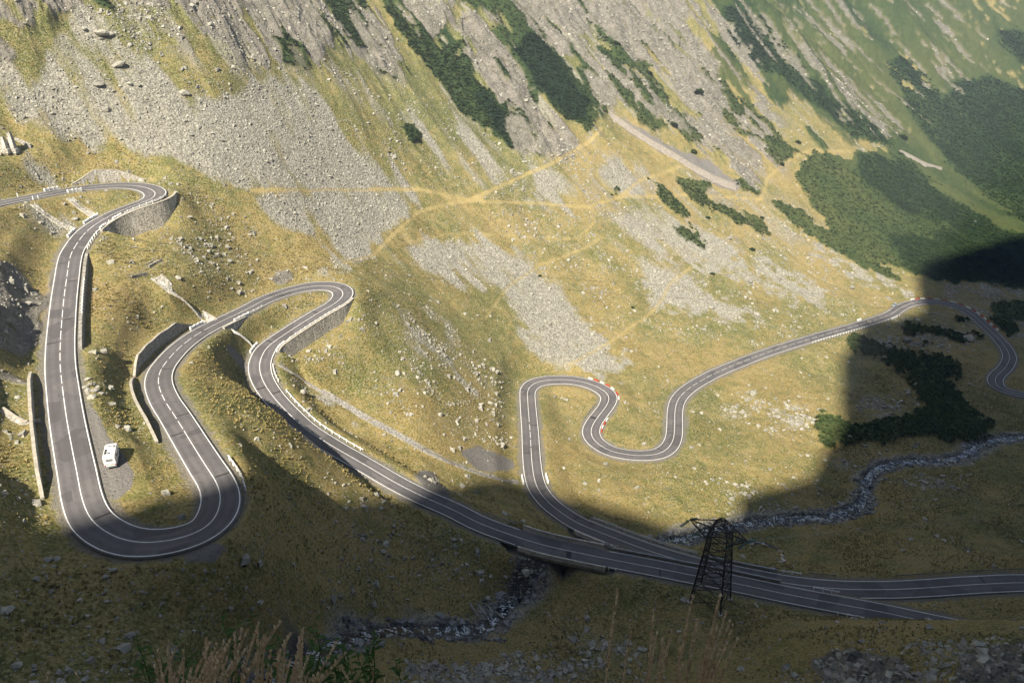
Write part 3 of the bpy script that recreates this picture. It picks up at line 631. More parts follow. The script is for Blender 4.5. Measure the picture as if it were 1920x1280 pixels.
# ------------------------------------------------------------------ roads
def asphalt_mat():
    k = NT("asphalt"); at = k.n('ShaderNodeAttribute', attribute_name='across')
    n1 = k.noise(0.12, 4, 0.6); n2 = k.noise(3.5, 4, 0.7); n3 = k.noise(0.7, 5, 0.65)
    c = k.mix(k.mrange(n1, 0.35, 0.65), (0.094, 0.087, 0.088), (0.120, 0.111, 0.110))
    c = k.mix(k.mrange(n2, 0.3, 0.7, 0, 0.4), c, (0.155, 0.144, 0.140))
    pv_ = k.vor(0.16); pr_ = k.n('ShaderNodeSeparateColor'); k.L(pv_.outputs['Color'], pr_.inputs[0])
    c = k.mix(k.math('MULTIPLY', k.math('GREATER_THAN', pr_.outputs[0], 0.80), 0.55), c, (0.066, 0.060, 0.060))
    c = k.mix(k.math('MULTIPLY', k.math('LESS_THAN', pr_.outputs[1], 0.18), 0.45), c, (0.160, 0.145, 0.136))
    c = k.mix(k.math('MULTIPLY', k.mrange(k.math('ABSOLUTE', at.outputs['Fac']), 3.15, 3.55), k.mrange(n3, 0.35, 0.6)), c, (0.19, 0.17, 0.14))
    # wheel tracks polished along both lanes
    w = k.math('ABSOLUTE', k.math('SINE', k.math('MULTIPLY', at.outputs['Fac'], 2.0)))
    c = k.mix(k.math('MULTIPLY', k.mrange(w, 0.55, 1.0), k.mrange(n3, 0.3, 0.65, 0.1, 0.55)), c, (0.074, 0.066, 0.066))
    c = k.mix(k.mrange(n3, 0.60, 0.70, 0, 0.5), c, (0.070, 0.062, 0.062))
    k.b.inputs['Specular IOR Level'].default_value = 0.3
    return k.done(c, 0.78, k.bump(n2, 0.25, 0.03))
M['asphalt'] = asphalt_mat()
M['paint'] = plain_mat("road_paint", (0.80, 0.79, 0.76), (0.62, 0.60, 0.57), 1.5, 0.6)
def strip(name, r, s0, s1, o0, o1, dz, mat, crown=0.05, step=1, n=2, widen=True):
    i0, i1 = idx(r, s0), idx(r, s1); I = np.arange(i0, i1 + 1, step)
    oo = np.linspace(o0, o1, n); Q = r['Q'][I]; N = r['N'][I]
    V = np.stack([np.stack([Q[:, 0] + N[:, 0] * (o * r['W'][I] if widen else o), Q[:, 1] + N[:, 1] * (o * r['W'][I] if widen else o), Q[:, 2] + dz - crown * abs(o) / 3.5 - (r['BK'][I] * o)], 1) for o in oo], 1)
    return V.reshape(-1, 3), grid_faces(len(I), n), np.tile(oo, len(I))
def smooth1(a, k):
    g = np.exp(-0.5 * (np.arange(-3*k, 3*k + 1) / k) ** 2); g /= g.sum()
    return np.convolve(np.pad(a, 3*k, mode='edge'), g, 'valid')
for r in (R1, R2):
    dT = np.gradient(np.unwrap(np.arctan2(r['T'][:, 1], r['T'][:, 0]))) / 0.5
    kap = smooth1(dT, 12); r['K'] = kap
    r['W'] = 1 + 0.13 * sstep(0.02, 0.09, np.abs(kap))
    r['BK'] = np.clip(smooth1(-kap, 16) * 0.9, -0.06, 0.06)       # the bend leans inwards
for nm, r in (('R1', R1), ('R2', R2)):
    V, F, A = strip("road", r, 0, r['S'][-1], -3.62, 3.62, 0.0, M['asphalt'], n=9)
    m = len(A) // 9; V = V.reshape(m, 9, 3); lo, hi = V[:, :1].copy(), V[:, -1:].copy(); lo[..., 2] -= 0.5; hi[..., 2] -= 0.5
    V = np.concatenate([lo, V, hi], 1).reshape(-1, 3); F = grid_faces(m, 11); A = np.tile(np.concatenate([[-3.6], np.linspace(-3.62, 3.62, 9), [3.6]]), m)
    o = mesh_np("road", V, F, M['asphalt'], smooth=True); structure(o)
    at = o.data.attributes.new('across', 'FLOAT', 'POINT'); at.data.foreach_set('value', A.astype(np.float32))
DASH = dict(R1=[(s_of(R1, 162, 433), s_of(R1, 123, 745)), (s_of(R1, 375, 622), s_of(R1, 340, 800)) if False else (s_of(R1, 345, 806), s_of(R1, 395, 612))],
            R2=[(s_of(R2, 995, 840), s_of(R2, 992, 785)), (s_of(R2, 1275, 742), s_of(R2, 1672, 588))])
def add_mark(r, nm):
    Vs, Fs, n = [], [], 0
    def add(a, b, o0, o1):
        nonlocal n
        if b - a < 0.6: return
        V, F, _ = strip("", r, a, b, o0, o1, 0.018, None); Vs.append(V); Fs.append(F + n); n += len(V)
    S = r['S'][-1]
    gaps = {'R1': [(B1[0] - 1, B1[1] + 1)], 'R2': []}[nm]
    for sd in (-1, 1):
        cur = 0
        for a, b in gaps + [(S, S)]:
            add(cur, a, sd * 3.16, sd * 3.35); cur = b
    solid = []; cur = 0
    for a, b in sorted(DASH[nm]) + [(S, S)]:
        add(cur, a, -0.08, 0.08)
        s = a + 1.2
        while s < b and b < S:
            add(s, min(s + 4.6, b), -0.08, 0.08); s += 6.2
        cur = b
    structure(mesh_np("road_marking", np.concatenate(Vs), np.concatenate(Fs), M['paint']))
add_mark(R1, 'R1'); add_mark(R2, 'R2')

# ------------------------------------------------------------------ building kit
class MB:
    def __init__(self): self.v = []; self.f = []
    def add(self, V, F):
        n = len(self.v); self.v += [tuple(map(float, p)) for p in V]; self.f += [tuple(i + n for i in q) for q in F]; return self
    def box(self, c, size, X=(1, 0, 0), Y=(0, 1, 0), Z=(0, 0, 1), taper=1.0):
        c = np.array(c, float); X, Y, Z = (np.array(q, float) for q in (X, Y, Z)); a, b, h = (q / 2 for q in size); V = []
        for k in (-1, 1):
            tp = taper if k > 0 else 1.0
            for i, j in ((-1, -1), (1, -1), (1, 1), (-1, 1)): V.append(c + X * a * i * tp + Y * b * j * tp + Z * h * k)
        return self.add(V, [(3, 2, 1, 0), (4, 5, 6, 7), (0, 1, 5, 4), (1, 2, 6, 5), (2, 3, 7, 6), (3, 0, 4, 7)])
    def beam(self, p, q, w, h=None):
        p = np.array(p, float); q = np.array(q, float); d = q - p; L = np.linalg.norm(d)
        if L < 1e-6: return self
        d /= L; up = np.array((0, 0, 1.0)) if abs(d[2]) < 0.9 else np.array((1.0, 0, 0))
        x = np.cross(d, up); x /= np.linalg.norm(x); y = np.cross(x, d)
        return self.box((p + q) / 2, (w, h or w, L), x, y, d)
    def tube(self, pts, rad, n=6, caps=True):
        pts = [np.array(p, float) for p in pts]; rad = rad if hasattr(rad, '__len__') else [rad] * len(pts); V = []; F = []
        for i, p in enumerate(pts):
            d = pts[min(i + 1, len(pts) - 1)] - pts[max(i - 1, 0)]; d /= np.linalg.norm(d) + 1e-9
            up = np.array((0, 0, 1.0)) if abs(d[2]) < 0.9 else np.array((1.0, 0, 0))
            x = np.cross(d, up); x /= np.linalg.norm(x); y = np.cross(x, d)
            for k in range(n):
                a = 2 * math.pi * k / n; V.append(p + rad[i] * (x * math.cos(a) + y * math.sin(a)))
        for i in range(len(pts) - 1):
            for k in range(n): F.append((i*n + k, i*n + (k+1) % n, (i+1)*n + (k+1) % n, (i+1)*n + k))
        if caps: F.append(tuple(range(n))[::-1]); F.append(tuple((len(pts)-1)*n + k for k in range(n)))
        return self.add(V, F)
    def sweep(self, sec, closed=True):
        """sec: list of sections, each a list of points"""
        m = len(sec[0]); V = [p for s_ in sec for p in s_]; F = []
        for i in range(len(sec) - 1):
            for k in range(m if closed else m - 1): F.append((i*m + k, i*m + (k+1) % m, (i+1)*m + (k+1) % m, (i+1)*m + k))
        if closed: F.append(tuple(range(m))[::-1]); F.append(tuple((len(sec)-1)*m + k for k in range(m)))
        return self.add(V, F)
    def build(self, name, mat, parent=None, smooth=False, bevel=0):
        off_ = np.array(parent.location) if parent is not None and parent.type == 'EMPTY' and not parent.get('_local') else np.zeros(3)
        me = bpy.data.meshes.new(name); me.from_pydata([tuple(np.array(p) - off_) for p in self.v], [], self.f); me.update()
        bm = bmesh.new(); bm.from_mesh(me); bmesh.ops.recalc_face_normals(bm, faces=bm.faces)
        if bevel: bmesh.ops.bevel(bm, geom=list(bm.edges), offset=bevel, segments=2, affect='EDGES', clamp_overlap=True)
        bm.to_mesh(me); bm.free()
        if smooth: me.polygons.foreach_set('use_smooth', [True] * len(me.polygons))
        if mat: me.materials.append(mat)
        o = bpy.data.objects.new(name, me); COL.objects.link(o)
        if parent is not None: o.parent = parent
        return o
def thing(name, loc, label, cat, group=None, rz=0.0, local=False):
    o = bpy.data.objects.new(name, None); COL.objects.link(o); o.location = loc; o.rotation_euler = (0, 0, rz)
    o.empty_display_size = 0.5
    if local: o['_local'] = 1
    return tag(o, label, cat, group)
def part_copy(src, parent, loc):
    c = src.copy(); COL.objects.link(c); c.parent = parent; c.location = loc; return c
M['white'] = plain_mat("white_painted_concrete", (0.80, 0.79, 0.75), (0.55, 0.53, 0.48), 1.5, 0.75)
M['concrete'] = plain_mat("weathered_concrete", (0.33, 0.30, 0.25), (0.21, 0.19, 0.16), 0.7, 0.9)
M['pale_concrete'] = plain_mat("pale_concrete", (0.42, 0.38, 0.31), (0.30, 0.27, 0.22), 0.9, 0.9)
M['rail_pale'] = plain_mat("pale_parapet_paint", (0.60, 0.56, 0.48), (0.42, 0.39, 0.33), 0.8, 0.8)
M['oxide'] = plain_mat("oxide_red_band", (0.15, 0.062, 0.060), (0.10, 0.05, 0.05), 1.2, 0.8)
M['red'] = plain_mat("red_paint", (0.50, 0.060, 0.03), (0.36, 0.05, 0.03), 2, 0.6)
M['steel'] = plain_mat("galvanised_steel", (0.33, 0.34, 0.35), (0.22, 0.23, 0.24), 1.0, 0.5, 0.4)
def masonry_mat(name, lo, hi, streak):
    k = NT(name)
    v = k.vor(2.2); r = k.n('ShaderNodeSeparateColor'); k.L(v.outputs['Color'], r.inputs[0])
    n = k.noise(0.6, 5, 0.65)
    mp = k.n('ShaderNodeMapping'); mp.inputs['Scale'].default_value = (0.8, 0.8, 0.07); k.L(k.coord(), mp.inputs[0])
    st = k.noise(1.0, 4, 0.6, mp.outputs[0])
    c = k.mix(r.outputs[0], lo, hi); c = k.mix(k.mrange(v.outputs['Distance'], 0.42, 0.66, 0, 0.75), c, tuple(0.4 * q for q in lo))
    c = k.mix(k.mrange(n, 0.45, 0.7, 0, 0.5), c, tuple(0.72 * q for q in lo))
    c = k.mix(k.mrange(st, 0.52, 0.66, 0, 0.7), c, streak)
    return k.done(c, 0.95, k.bump(v.outputs['Distance'], 0.6, 0.12))
M['masonry'] = masonry_mat("stone_masonry", (0.36, 0.33, 0.28), (0.56, 0.52, 0.44), (0.62, 0.59, 0.53))
M['masonry_dark'] = masonry_mat("grey_stone_masonry", (0.26, 0.24, 0.21), (0.42, 0.39, 0.34), (0.36, 0.34, 0.30))

# ------------------------------------------------------------------ retaining walls
for wl in WALLS:
    nm, sd, s0, s1, H, label = wl[:6]
    r = ROUTES[nm]; sec = []; cop = []
    S = np.arange(s0, s1 + 0.01, 1.0)
    for s in S:
        tap = float(np.clip(min(s - s0, s1 - s) / 7.0, 0.03, 1))
        ex = float(wall_ex(wl, np.array(s)))
        if H < 0: a, b, top, bot = 4.15 + ex, 4.95 + ex, 0.22, H * tap - 1.2
        else: a, b, top, bot = 4.6 + ex, 5.15 + ex, H * tap + 0.35 + 0.12 * math.sin(s * 0.7), -0.8
        a, b = a * sd, b * sd; bat = (0.06 * abs(H) * tap) * sd
        if H < 0: sec.append([off(r, s, a, bot), off(r, s, b + bat, bot), off(r, s, b, top), off(r, s, a, top)])
        else: sec.append([off(r, s, a, bot), off(r, s, b, bot), off(r, s, b + bat, top), off(r, s, a + bat, top)])
        q0, q1 = sec[-1][3], sec[-1][2]; e = (q1 - q0); e /= np.linalg.norm(e)
        z = np.array((0, 0, 0.16))
        cop.append([q0 - e * 0.05 + (0, 0, .005), q1 + e * 0.05 + (0, 0, .005), q1 + e * 0.05 + z, q0 - e * 0.05 + z])
    t = thing("retaining_wall", tuple(off(r, (s0 + s1) / 2, 4.7 * sd, min(H, 0))), label, "wall")
    MB().sweep(sec).build("stone_face", M['masonry'] if 'dark' not in label and 'grey' not in label else M['masonry_dark'], t)
    if 'dark stone wall' not in label: MB().sweep(cop).build("coping", M['pale_concrete'], t)

# ------------------------------------------------------------------ bridges
def pierline(r, s, w, name, parent, depth):
    i = idx(r, s); T = np.array([*r['T'][i], 0]); N = np.array([*r['N'][i], 0])
    top = r['Q'][i][2] - 1.25; x, y = r['Q'][i][:2]; g = float(height(np.array([x]), np.array([y]))[0]) - depth
    g = min(g, top - 1.5)
    MB().box((x, y, (top + g) / 2), (w, 8.2, top - g), T, N).build(name, M['concrete'], parent)
def bridge(nm, s0, s1, label, caps, rail_style):
    r = ROUTES[nm]; s0, s1 = min(s0, s1), max(s0, s1)
    t = thing("road_bridge", tuple(off(r, (s0 + s1) / 2, 0, -1.2)), label, "bridge")
    S = np.arange(s0, s1 + .01, 1.0)
    MB().sweep([[off(r, s, -4.9, -1.25), off(r, s, 4.9, -1.25), off(r, s, 5.1, -0.12), off(r, s, -5.1, -0.12)] for s in S]).build("deck", M['concrete'], t)
    for s in (s0 + 2.0, s1 - 2.0): pierline(r, s, 2.2, "abutment", t, 1.5)
    for s in np.linspace(s0, s1, 4)[1:-1] if s1 - s0 > 26 else (): pierline(r, s, 1.1, "pier", t, 1.0)
    for sd, style in ((-1, rail_style[0]), (1, rail_style[1])):
        if style == 'parapet':
            pp = MB().sweep([[off(r, s, sd * 4.35, -0.1), off(r, s, sd * 4.75, -0.1), off(r, s, sd * 4.75, 1.0), off(r, s, sd * 4.35, 1.0)] for s in S]).build("parapet", M['rail_pale'], t)
            MB().sweep([[off(r, s, sd * 4.25, 0.62), off(r, s, sd * 4.85, 0.62), off(r, s, sd * 4.85, 1.08), off(r, s, sd * 4.25, 1.08)] for s in S]).build("red_band", M['oxide'], pp)
            MB().sweep([[off(r, s, sd * 4.28, 1.085), off(r, s, sd * 4.82, 1.085), off(r, s, sd * 4.82, 1.17), off(r, s, sd * 4.28, 1.17)] for s in S]).build("top_edge", M['white'], pp)
        else:
            rl = MB()
            for h in (0.55, 1.0): rl.tube([off(r, s, sd * 4.6, h) for s in S[::2]], 0.085, 5)
            rl.build("railing", M['white'], t)
            for s in np.arange(s0, s1, 2.5): MB().box(off(r, s, sd * 4.6, 0.45), (0.14, 0.14, 1.2)).build("railing_post", M['rail_pale'], t)
            MB().sweep([[off(r, s, sd * 4.3, -0.1), off(r, s, sd * 4.9, -0.1), off(r, s, sd * 4.9, 0.28), off(r, s, sd * 4.3, 0.28)] for s in S]).build("kerb", M['concrete'], t)
    return t
bridge('R1', B1[0], B1[1], "nearer concrete road bridge over the stream with dark red banded parapets", None, ('parapet', 'parapet'))
bridge('R2', B2[0], B2[1], "farther road bridge with a pale railing along its far edge", None, ('parapet', 'railing') if off(R2, B2[0] + 5, 4)[1] > off(R2, B2[0] + 5, -4)[1] else ('railing', 'parapet'))

# ------------------------------------------------------------------ guard rails and parapets along the roads
def guard(nm, p0, p1, px_side, style, label, offset=4.15, group=None, cat="guard rail", lo=0, hi=1e9):
    r = ROUTES[nm]; a = s_of(r, *p0, lo, hi); b = s_of(r, *p1, lo, hi); a, b = min(a, b), max(a, b)
    m = (a + b) / 2; pa = project(*off(r, m, offset)); pb = project(*off(r, m, -offset))
    # px_side: 'u' upper / 'd' lower / 'l' left / 'r' right in the photograph
    key = {'u': pa[1] < pb[1], 'd': pa[1] > pb[1], 'l': pa[0] < pb[0], 'r': pa[0] > pb[0]}[px_side]
    sd = (1 if key else -1) * offset
    base = off(r, a, sd, -0.1); S = np.arange(a, b + .01, 1.0)
    if style == 'white':
        t = thing("guard_rail", tuple(base), label, cat, group)
        MB().sweep([[off(r, s, sd - .11, 0.50), off(r, s, sd + .11, 0.50), off(r, s, sd + .11, 0.76), off(r, s, sd - .11, 0.76)] for s in S]).build("rail", M['white'], t)
        first = None
        for s in np.arange(a, b + .1, 2.4):
            p = off(r, s, sd, 0)
            if first is None: first = MB().box((0, 0, 0.38), (0.30, 0.30, 1.16), taper=0.85).build("post", M['white']); first.parent = t; first.location = tuple(p - base)
            else: part_copy(first, t, tuple(p - base))
    elif style == 'posts':
        t = thing("guard_rail", tuple(base), label, cat, group); first = None
        MB().tube([off(r, s, sd, 0.62) for s in S[::2]], 0.05, 5).build("rail", M['white'], t)
        for s in np.arange(a, b + .1, 2.0):
            p = off(r, s, sd, 0)
            if first is None: first = MB().box((0, 0, 0.40), (0.34, 0.34, 1.2), taper=0.8).build("post", M['white']); first.parent = t; first.location = tuple(p - base)
            else: part_copy(first, t, tuple(p - base))
    elif style == 'steel':
        t = thing("guard_rail", tuple(base), label, cat, group)
        MB().sweep([[off(r, s, sd - .05, 0.50), off(r, s, sd + .06, 0.58), off(r, s, sd - .02, 0.66), off(r, s, sd + .06, 0.74), off(r, s, sd - .05, 0.82)] for s in S]).build("rail", M['steel'], t)
        first = None
        for s in np.arange(a, b + .1, 3.0):
            p = off(r, s, sd, 0)
            if first is None: first = MB().box((0, 0, 0.3), (0.12, 0.12, 1.0)).build("post", M['steel']); first.parent = t; first.location = tuple(p - base)
            else: part_copy(first, t, tuple(p - base))
    elif style == 'block':
        t = thing("concrete_parapet", tuple(base), label, "parapet", group)
        MB().sweep([[off(r, s, sd - .28, -0.5), off(r, s, sd + .28, -0.5), off(r, s, sd + .28, 0.85), off(r, s, sd - .28, 0.85)] for s in np.linspace(a, b, 4)]).build("block", M['white'], t)
        for s in np.linspace(a, b, 4): MB().box(off(r, s, sd, 0.55), (0.55, 0.55, 1.0), taper=0.9).build("pier", M['white'], t)
    elif style == 'wall':
        t = thing("concrete_parapet", tuple(base), label, "parapet", group)
        MB().sweep([[off(r, s, sd - .2, -0.7), off(r, s, sd + .2, -0.7), off(r, s, sd + .16, 0.6), off(r, s, sd - .16, 0.6)] for s in S]).build("wall", M['concrete'], t)
        MB().sweep([[off(r, s, sd - .24, .605), off(r, s, sd + .24, .605), off(r, s, sd + .24, .72), off(r, s, sd - .24, .72)] for s in S]).build("coping", M['steel'], t)
    return t
T1 = s_of(R1, 290, 361); T1b = s_of(R1, 281, 1016); T1c = s_of(R1, 643, 548)
guard('R1', (113,357), (140,354), 'd', 'block', "white parapet of the culvert under the road to the top hairpin", lo=0, hi=T1)
guard('R1', (45,372), (62,369), 'd', 'posts', "short row of white posts at the left culvert before the top hairpin", lo=0, hi=T1)
guard('R1', (4,381), (20,377), 'u', 'block', "white parapet at the left picture edge above the road", lo=0, hi=T1)
guard('R1', (100,360), (122,357), 'u', 'block', "white parapet on the uphill edge opposite the culvert near the top hairpin", lo=0, hi=T1)
guard('R1', (290,368), (218,398), 'd', 'white', "white guard rail on top of the curved wall of the top hairpin", lo=T1, hi=T1b)
guard('R1', (212,401), (196,409), 'd', 'block', "white parapet beside the tall dark buttress below the top hairpin", lo=T1, hi=T1b)
guard('R1', (194,410), (178,422), 'r', 'posts', "white posts between the two parapets below the top hairpin", lo=T1, hi=T1b)
guard('R1', (176,424), (166,430), 'r', 'block', "lower white parapet at the end of the curved wall under the top hairpin", lo=T1, hi=T1b)
guard('R1', (200,407), (178,420), 'u', 'block', "white parapet inside the top hairpin where the stone chute meets the road", lo=T1, hi=T1b)
guard('R1', (163,432), (152,444), 'l', 'block', "white parapet on the left edge where the road straightens below the top hairpin", lo=T1, hi=T1b)
guard('R1', (157,438), (140,468), 'r', 'posts', "white posts curving along the right edge below the top hairpin", lo=T1, hi=T1b)
guard('R1', (124,530), (116,592), 'r', 'posts', "row of white posts beside the long straight road", 4.9, lo=T1, hi=T1b)
guard('R1', (385,872), (412,930), 'r', 'white', "white guard rail on the outer edge near the lowest bend", 4.6, lo=T1b, hi=T1c)
guard('R1', (380,619), (402,608), 'u', 'block', "white parapet at the head of the stone channel on the middle road", lo=T1b, hi=T1c)
guard('R1', (420,600), (446,588), 'd', 'block', "white parapet over the dark culvert mouth on the middle road", lo=T1b, hi=T1c)
guard('R1', (448,587), (475,573), 'd', 'white', "white guard rail leading on from the culvert towards the second hairpin", lo=T1b, hi=T1c)
guard('R1', (502,648), (492,660), 'l', 'block', "white parapet at the foot of the short chute inside the second hairpin", lo=T1c)
guard('R1', (622,573), (520,634), 'd', 'white', "white guard rail on the wall below the second hairpin", lo=T1c)
guard('R1', (516,638), (496,655), 'r', 'block', "white parapet on the wall where the road leaves the second hairpin", lo=T1c)
guard('R1', (487,690), (500,725), 'r', 'posts', "white posts on the inner edge of the bend after the second hairpin", lo=T1c)
guard('R1', (513,743), (668,863), 'u', 'white', "longest white guard rail along the upper edge of the sunlit descending road", 4.4, lo=T1c)
guard('R1', (905,983), (965,1006), 'u', 'steel', "grey steel rail leading onto the nearer bridge", 4.5, lo=T1c, hi=B1[0] - 1)
guard('R1', (1150,1052), (1470,1112), 'u', 'wall', "long grey parapet between the two roads right of the bridges", 4.3, lo=B1[1])
guard('R1', (1530,1124), (1580,1134), 'u', 'white', "white guard rail with four posts between the two roads", 4.1, lo=B1[1])
guard('R1', (1565,1131), (1615,1140), 'd', 'white', "white guard rail on the near edge of the road above the grassy knoll", 4.1, lo=B1[1])
guard('R1', (1140,1050), (1162,1053), 'd', 'posts', "short row of pale posts on the near edge after the bridge", 4.3, lo=B1[1])
T2 = s_of(R2, 1002, 897)
guard('R2', (1310,1058), (1460,1090), 'u', 'wall', "low grey parapet on the far edge of the farther road behind the pylon", 4.3, hi=T2)
guard('R2', (1465,1092), (1508,1098), 'u', 'white', "white guard rail on the far edge of the farther road", 4.2, hi=T2)
guard('R2', (1522,1099), (1578,1103), 'u', 'steel', "short grey steel rail on the far edge of the farther road", 4.8, hi=T2)
guard('R2', (1700,1103), (1805,1096), 'u', 'steel', "grey steel rail where the farther road rises to the right", 4.8, hi=T2)
guard('R2', (1822,1095), (1960,1092), 'u', 'steel', "grey steel rail at the right picture edge of the farther road", 4.8, hi=T2)
guard('R2', (1003,905), (1000,893), 'l', 'block', "white parapet on the left edge where the shadow crosses the road", 4.3, lo=T2 - 20)
guard('R2', (1003,908), (1000,893), 'r', 'block', "white parapet on the right edge where the shadow crosses the road", 4.3, lo=T2 - 20)
guard('R2', (1137,760), (1114,791), 'l', 'steel', "grey steel rail inside the S bend", 4.6, lo=T2)
guard('R2', (1512,638), (1655,595), 'd', 'white', "long white guard rail on the lower edge of the far straight road", 4.2, lo=T2)
guard('R2', (1658,593), (1668,590), 'd', 'block', "white parapet at the end of the far straight road", 4.3, lo=T2)
guard('R2', (1620,606), (1626,604), 'u', 'block', "white parapet on the upper edge of the far straight road", 4.3, lo=T2)
# red and white kerb blocks on two bends
def kerb_blocks(p0, p1, side, where, lo, hi, L=2.3, gap=0.25):
    r = R2; a = s_of(r, *p0, lo, hi); b = s_of(r, *p1, lo, hi); a, b = min(a, b), max(a, b); k = 0
    src = {}
    for s in np.arange(a, b, L + gap):
        i = idx(r, s); p = off(r, s, side * 4.3, -0.05); c = ('white', 'red')[k % 2]; k += 1
        if c not in src:
            o = MB().box((0, 0, 0.32), (0.5, L, 0.74), taper=0.9).build("kerb_block", M[c]); src[c] = o
        else: o = src[c].copy(); COL.objects.link(o)
        o.location = tuple(p); o.rotation_euler = (0, 0, math.atan2(r['T'][i, 1], r['T'][i, 0]) - math.pi / 2)
        tag(o, f"{c} painted concrete kerb block {where}", "kerb block", f"{c} kerb blocks {where}")
def r2side(x, y, want):
    s = s_of(R2, x, y, T2); a = project(*off(R2, s, 4.3)); return 1 if (a[1] < project(*off(R2, s, -4.3))[1]) == (want == 'u') else -1
kerb_blocks((1100,718), (1143,748), r2side(1120, 725, 'u'), "on the upper outside of the S bend", T2, s_of(R2, 1143, 750, T2))
kerb_blocks((1722,566), (1860,622), r2side(1752, 565, 'u'), "on the far right bend", s_of(R2, 1700, 571, T2), 1e9, 3.2, 0.4)
kerb_blocks((1120,783), (1108,812), -r2side(1113, 823, 'd'), "on the inner side of the S bend", s_of(R2, 1137, 760, T2), s_of(R2, 1113, 823, T2), 2.0, 1.2)

# ------------------------------------------------------------------ loose stone, boulders and dwarf pine
def rot_z(a): return np.stack([np.stack([np.cos(a), -np.sin(a)], -1), np.stack([np.sin(a), np.cos(a)], -1)], -2)
def scatter(P, scale, tv, tf, mat, name, squash=(1, 1, 1), tint=None, yaw=None):
    """many copies of small templates baked into one mesh. tv: list of (n,3) templates that share faces tf"""
    n = len(P); k = RNG.integers(0, len(tv), n); T = np.stack(tv)[k]
    a = RNG.uniform(0, 2 * np.pi, n) if yaw is None else yaw; c, s_ = np.cos(a)[:, None], np.sin(a)[:, None]
    sx = scale[:, None] * RNG.uniform(0.75, 1.3, (n, 1)); sy = scale[:, None] * RNG.uniform(0.75, 1.3, (n, 1)); sz = scale[:, None] * RNG.uniform(0.6, 1.1, (n, 1))
    X = T[..., 0] * sx * squash[0]; Y = T[..., 1] * sy * squash[1]; Z = T[..., 2] * sz * squash[2]
    V = np.stack([X * c - Y * s_, X * s_ + Y * c, Z], -1) + P[:, None]
    m = T.shape[1]; F = (np.array(tf)[None] + (np.arange(n) * m)[:, None, None]).reshape(-1, len(tf[0]))
    o = mesh_np(name, V.reshape(-1, 3), F, mat)
    at = o.data.attributes.new('tint', 'FLOAT', 'POINT')
    at.data.foreach_set('value', np.repeat(RNG.uniform(0, 1, n) if tint is None else tint, m).astype(np.float32))
    return stuff(o)
CUBE = np.array([(-1,-1,-.7),(1,-1,-.7),(1,1,-.7),(-1,1,-.7),(-.8,-.8,.7),(.8,-.8,.7),(.8,.8,.7),(-.8,.8,.7)]) * 0.5
CF = [(3,2,1,0),(4,5,6,7),(0,1,5,4),(1,2,6,5),(2,3,7,6),(3,0,4,7)]
STONES = [CUBE * (1 + 0.0) + RNG.uniform(-.24, .24, (8, 3)) for _ in range(10)]
def rock_mat(name, lo, hi):
    k = NT(name); at = k.n('ShaderNodeAttribute', attribute_name='tint'); n = k.noise(1.8, 4, 0.65); n2 = k.noise(9, 3, 0.6)
    c = k.mix(at.outputs['Fac'], lo, hi); c = k.mix(k.mrange(n, 0.5, 0.68, 0, 0.6), c, tuple(0.5 * q for q in lo)); c = k.mix(k.mrange(n2, 0.56, 0.68, 0, 0.4), c, (0.36, 0.35, 0.25))
    return k.done(c, 0.93, k.bump(n2, 0.5, 0.06))
M['stones'] = rock_mat("loose_stone", (0.21, 0.197, 0.165), (0.42, 0.395, 0.33))
M['wetstone'] = rock_mat("stream_stone", (0.085, 0.085, 0.085), (0.30, 0.295, 0.285))
RR_ = np.hypot(gx_, gy_)
INF = (gu_ > -60) & (gu_ < 1980) & (gv_ > -60) & (gv_ < 1340)
def pick(wt, n):
    p = wt * AREA * INF; p = np.maximum(p, 0); tot = p.sum(); 
    return RNG.choice(len(p), n, p=p / tot), tot
def jit(i, amt=1.0):
    d = np.sqrt(AREA[i])[:, None] * amt
    P = np.stack([gx_[i], gy_[i], gz_[i]], 1); P[:, :2] += RNG.uniform(-.5, .5, (len(i), 2)) * d; return P
def powsize(n, lo, hi, a=2.3): return np.clip(lo * RNG.uniform(1e-3, 1, n) ** (-1 / a), lo, hi)
road_free = sstep(5.0, 7.5, DR) * (ZO['track'] < 0.4)
notshrub = 1 - ZO['shrub']
SD = 1.0 / GQ
# scree
i, tot = pick(ZO['scree'] * road_free * notshrub * (1 - ZO['gravel']) * (RR_ > 150), 85000)
print('scree area', tot)
sz = powsize(len(i), 0.2, 1.0, 2.7); P = jit(i); P[:, 2] += 0.02 * sz
scatter(P, sz, STONES, CF, M['stones'], "scree")
# stones strewn over the turf, thickest on the stony parts
w_ = (0.025 + ZO['stony'] ** 2 * 1.0) * road_free * notshrub * (1 - 0.7 * ZO['scree']) * (1 - ZO['gravel'] * .7) * (RR_ > 60)
w_ = w_ * np.clip(sstep(-0.25, 0.35, fbm(gx_ / 9, gy_ / 9, 3, 301)) + 0.08, 0, 1)
i, tot = pick(w_, 40000); print('stony', tot)
sz = powsize(len(i), 0.24, 1.5, 2.1); P = jit(i); P[:, 2] += 0.0 * sz
scatter(P, sz, STONES, CF, M['stones'], "loose_stones")
# rubble on the crags
i, tot = pick((0.5 * ZO['rock'] + ZO['crag']) * road_free * notshrub, 9000)
sz = powsize(len(i), 0.4, 1.8, 2.2); P = jit(i); P[:, 2] -= 0.1 * sz
scatter(P, sz, STONES, CF, M['stones'], "rubble")
# stream stones
w_ = (1 - sstep(2.2, 5.0, DS + 3 * fbm(gx_ / 7, gy_ / 7, 2, 305))) * (0.06 + sstep(1.6, 2.6, DS)) * (DR > 5.5)
i, tot = pick(w_, 3600); sz = powsize(len(i), 0.28, 1.6, 2.0); P = jit(i); P[:, 2] += 0.05 * sz
scatter(P, sz, STONES, CF, M['wetstone'], "stream_stones")

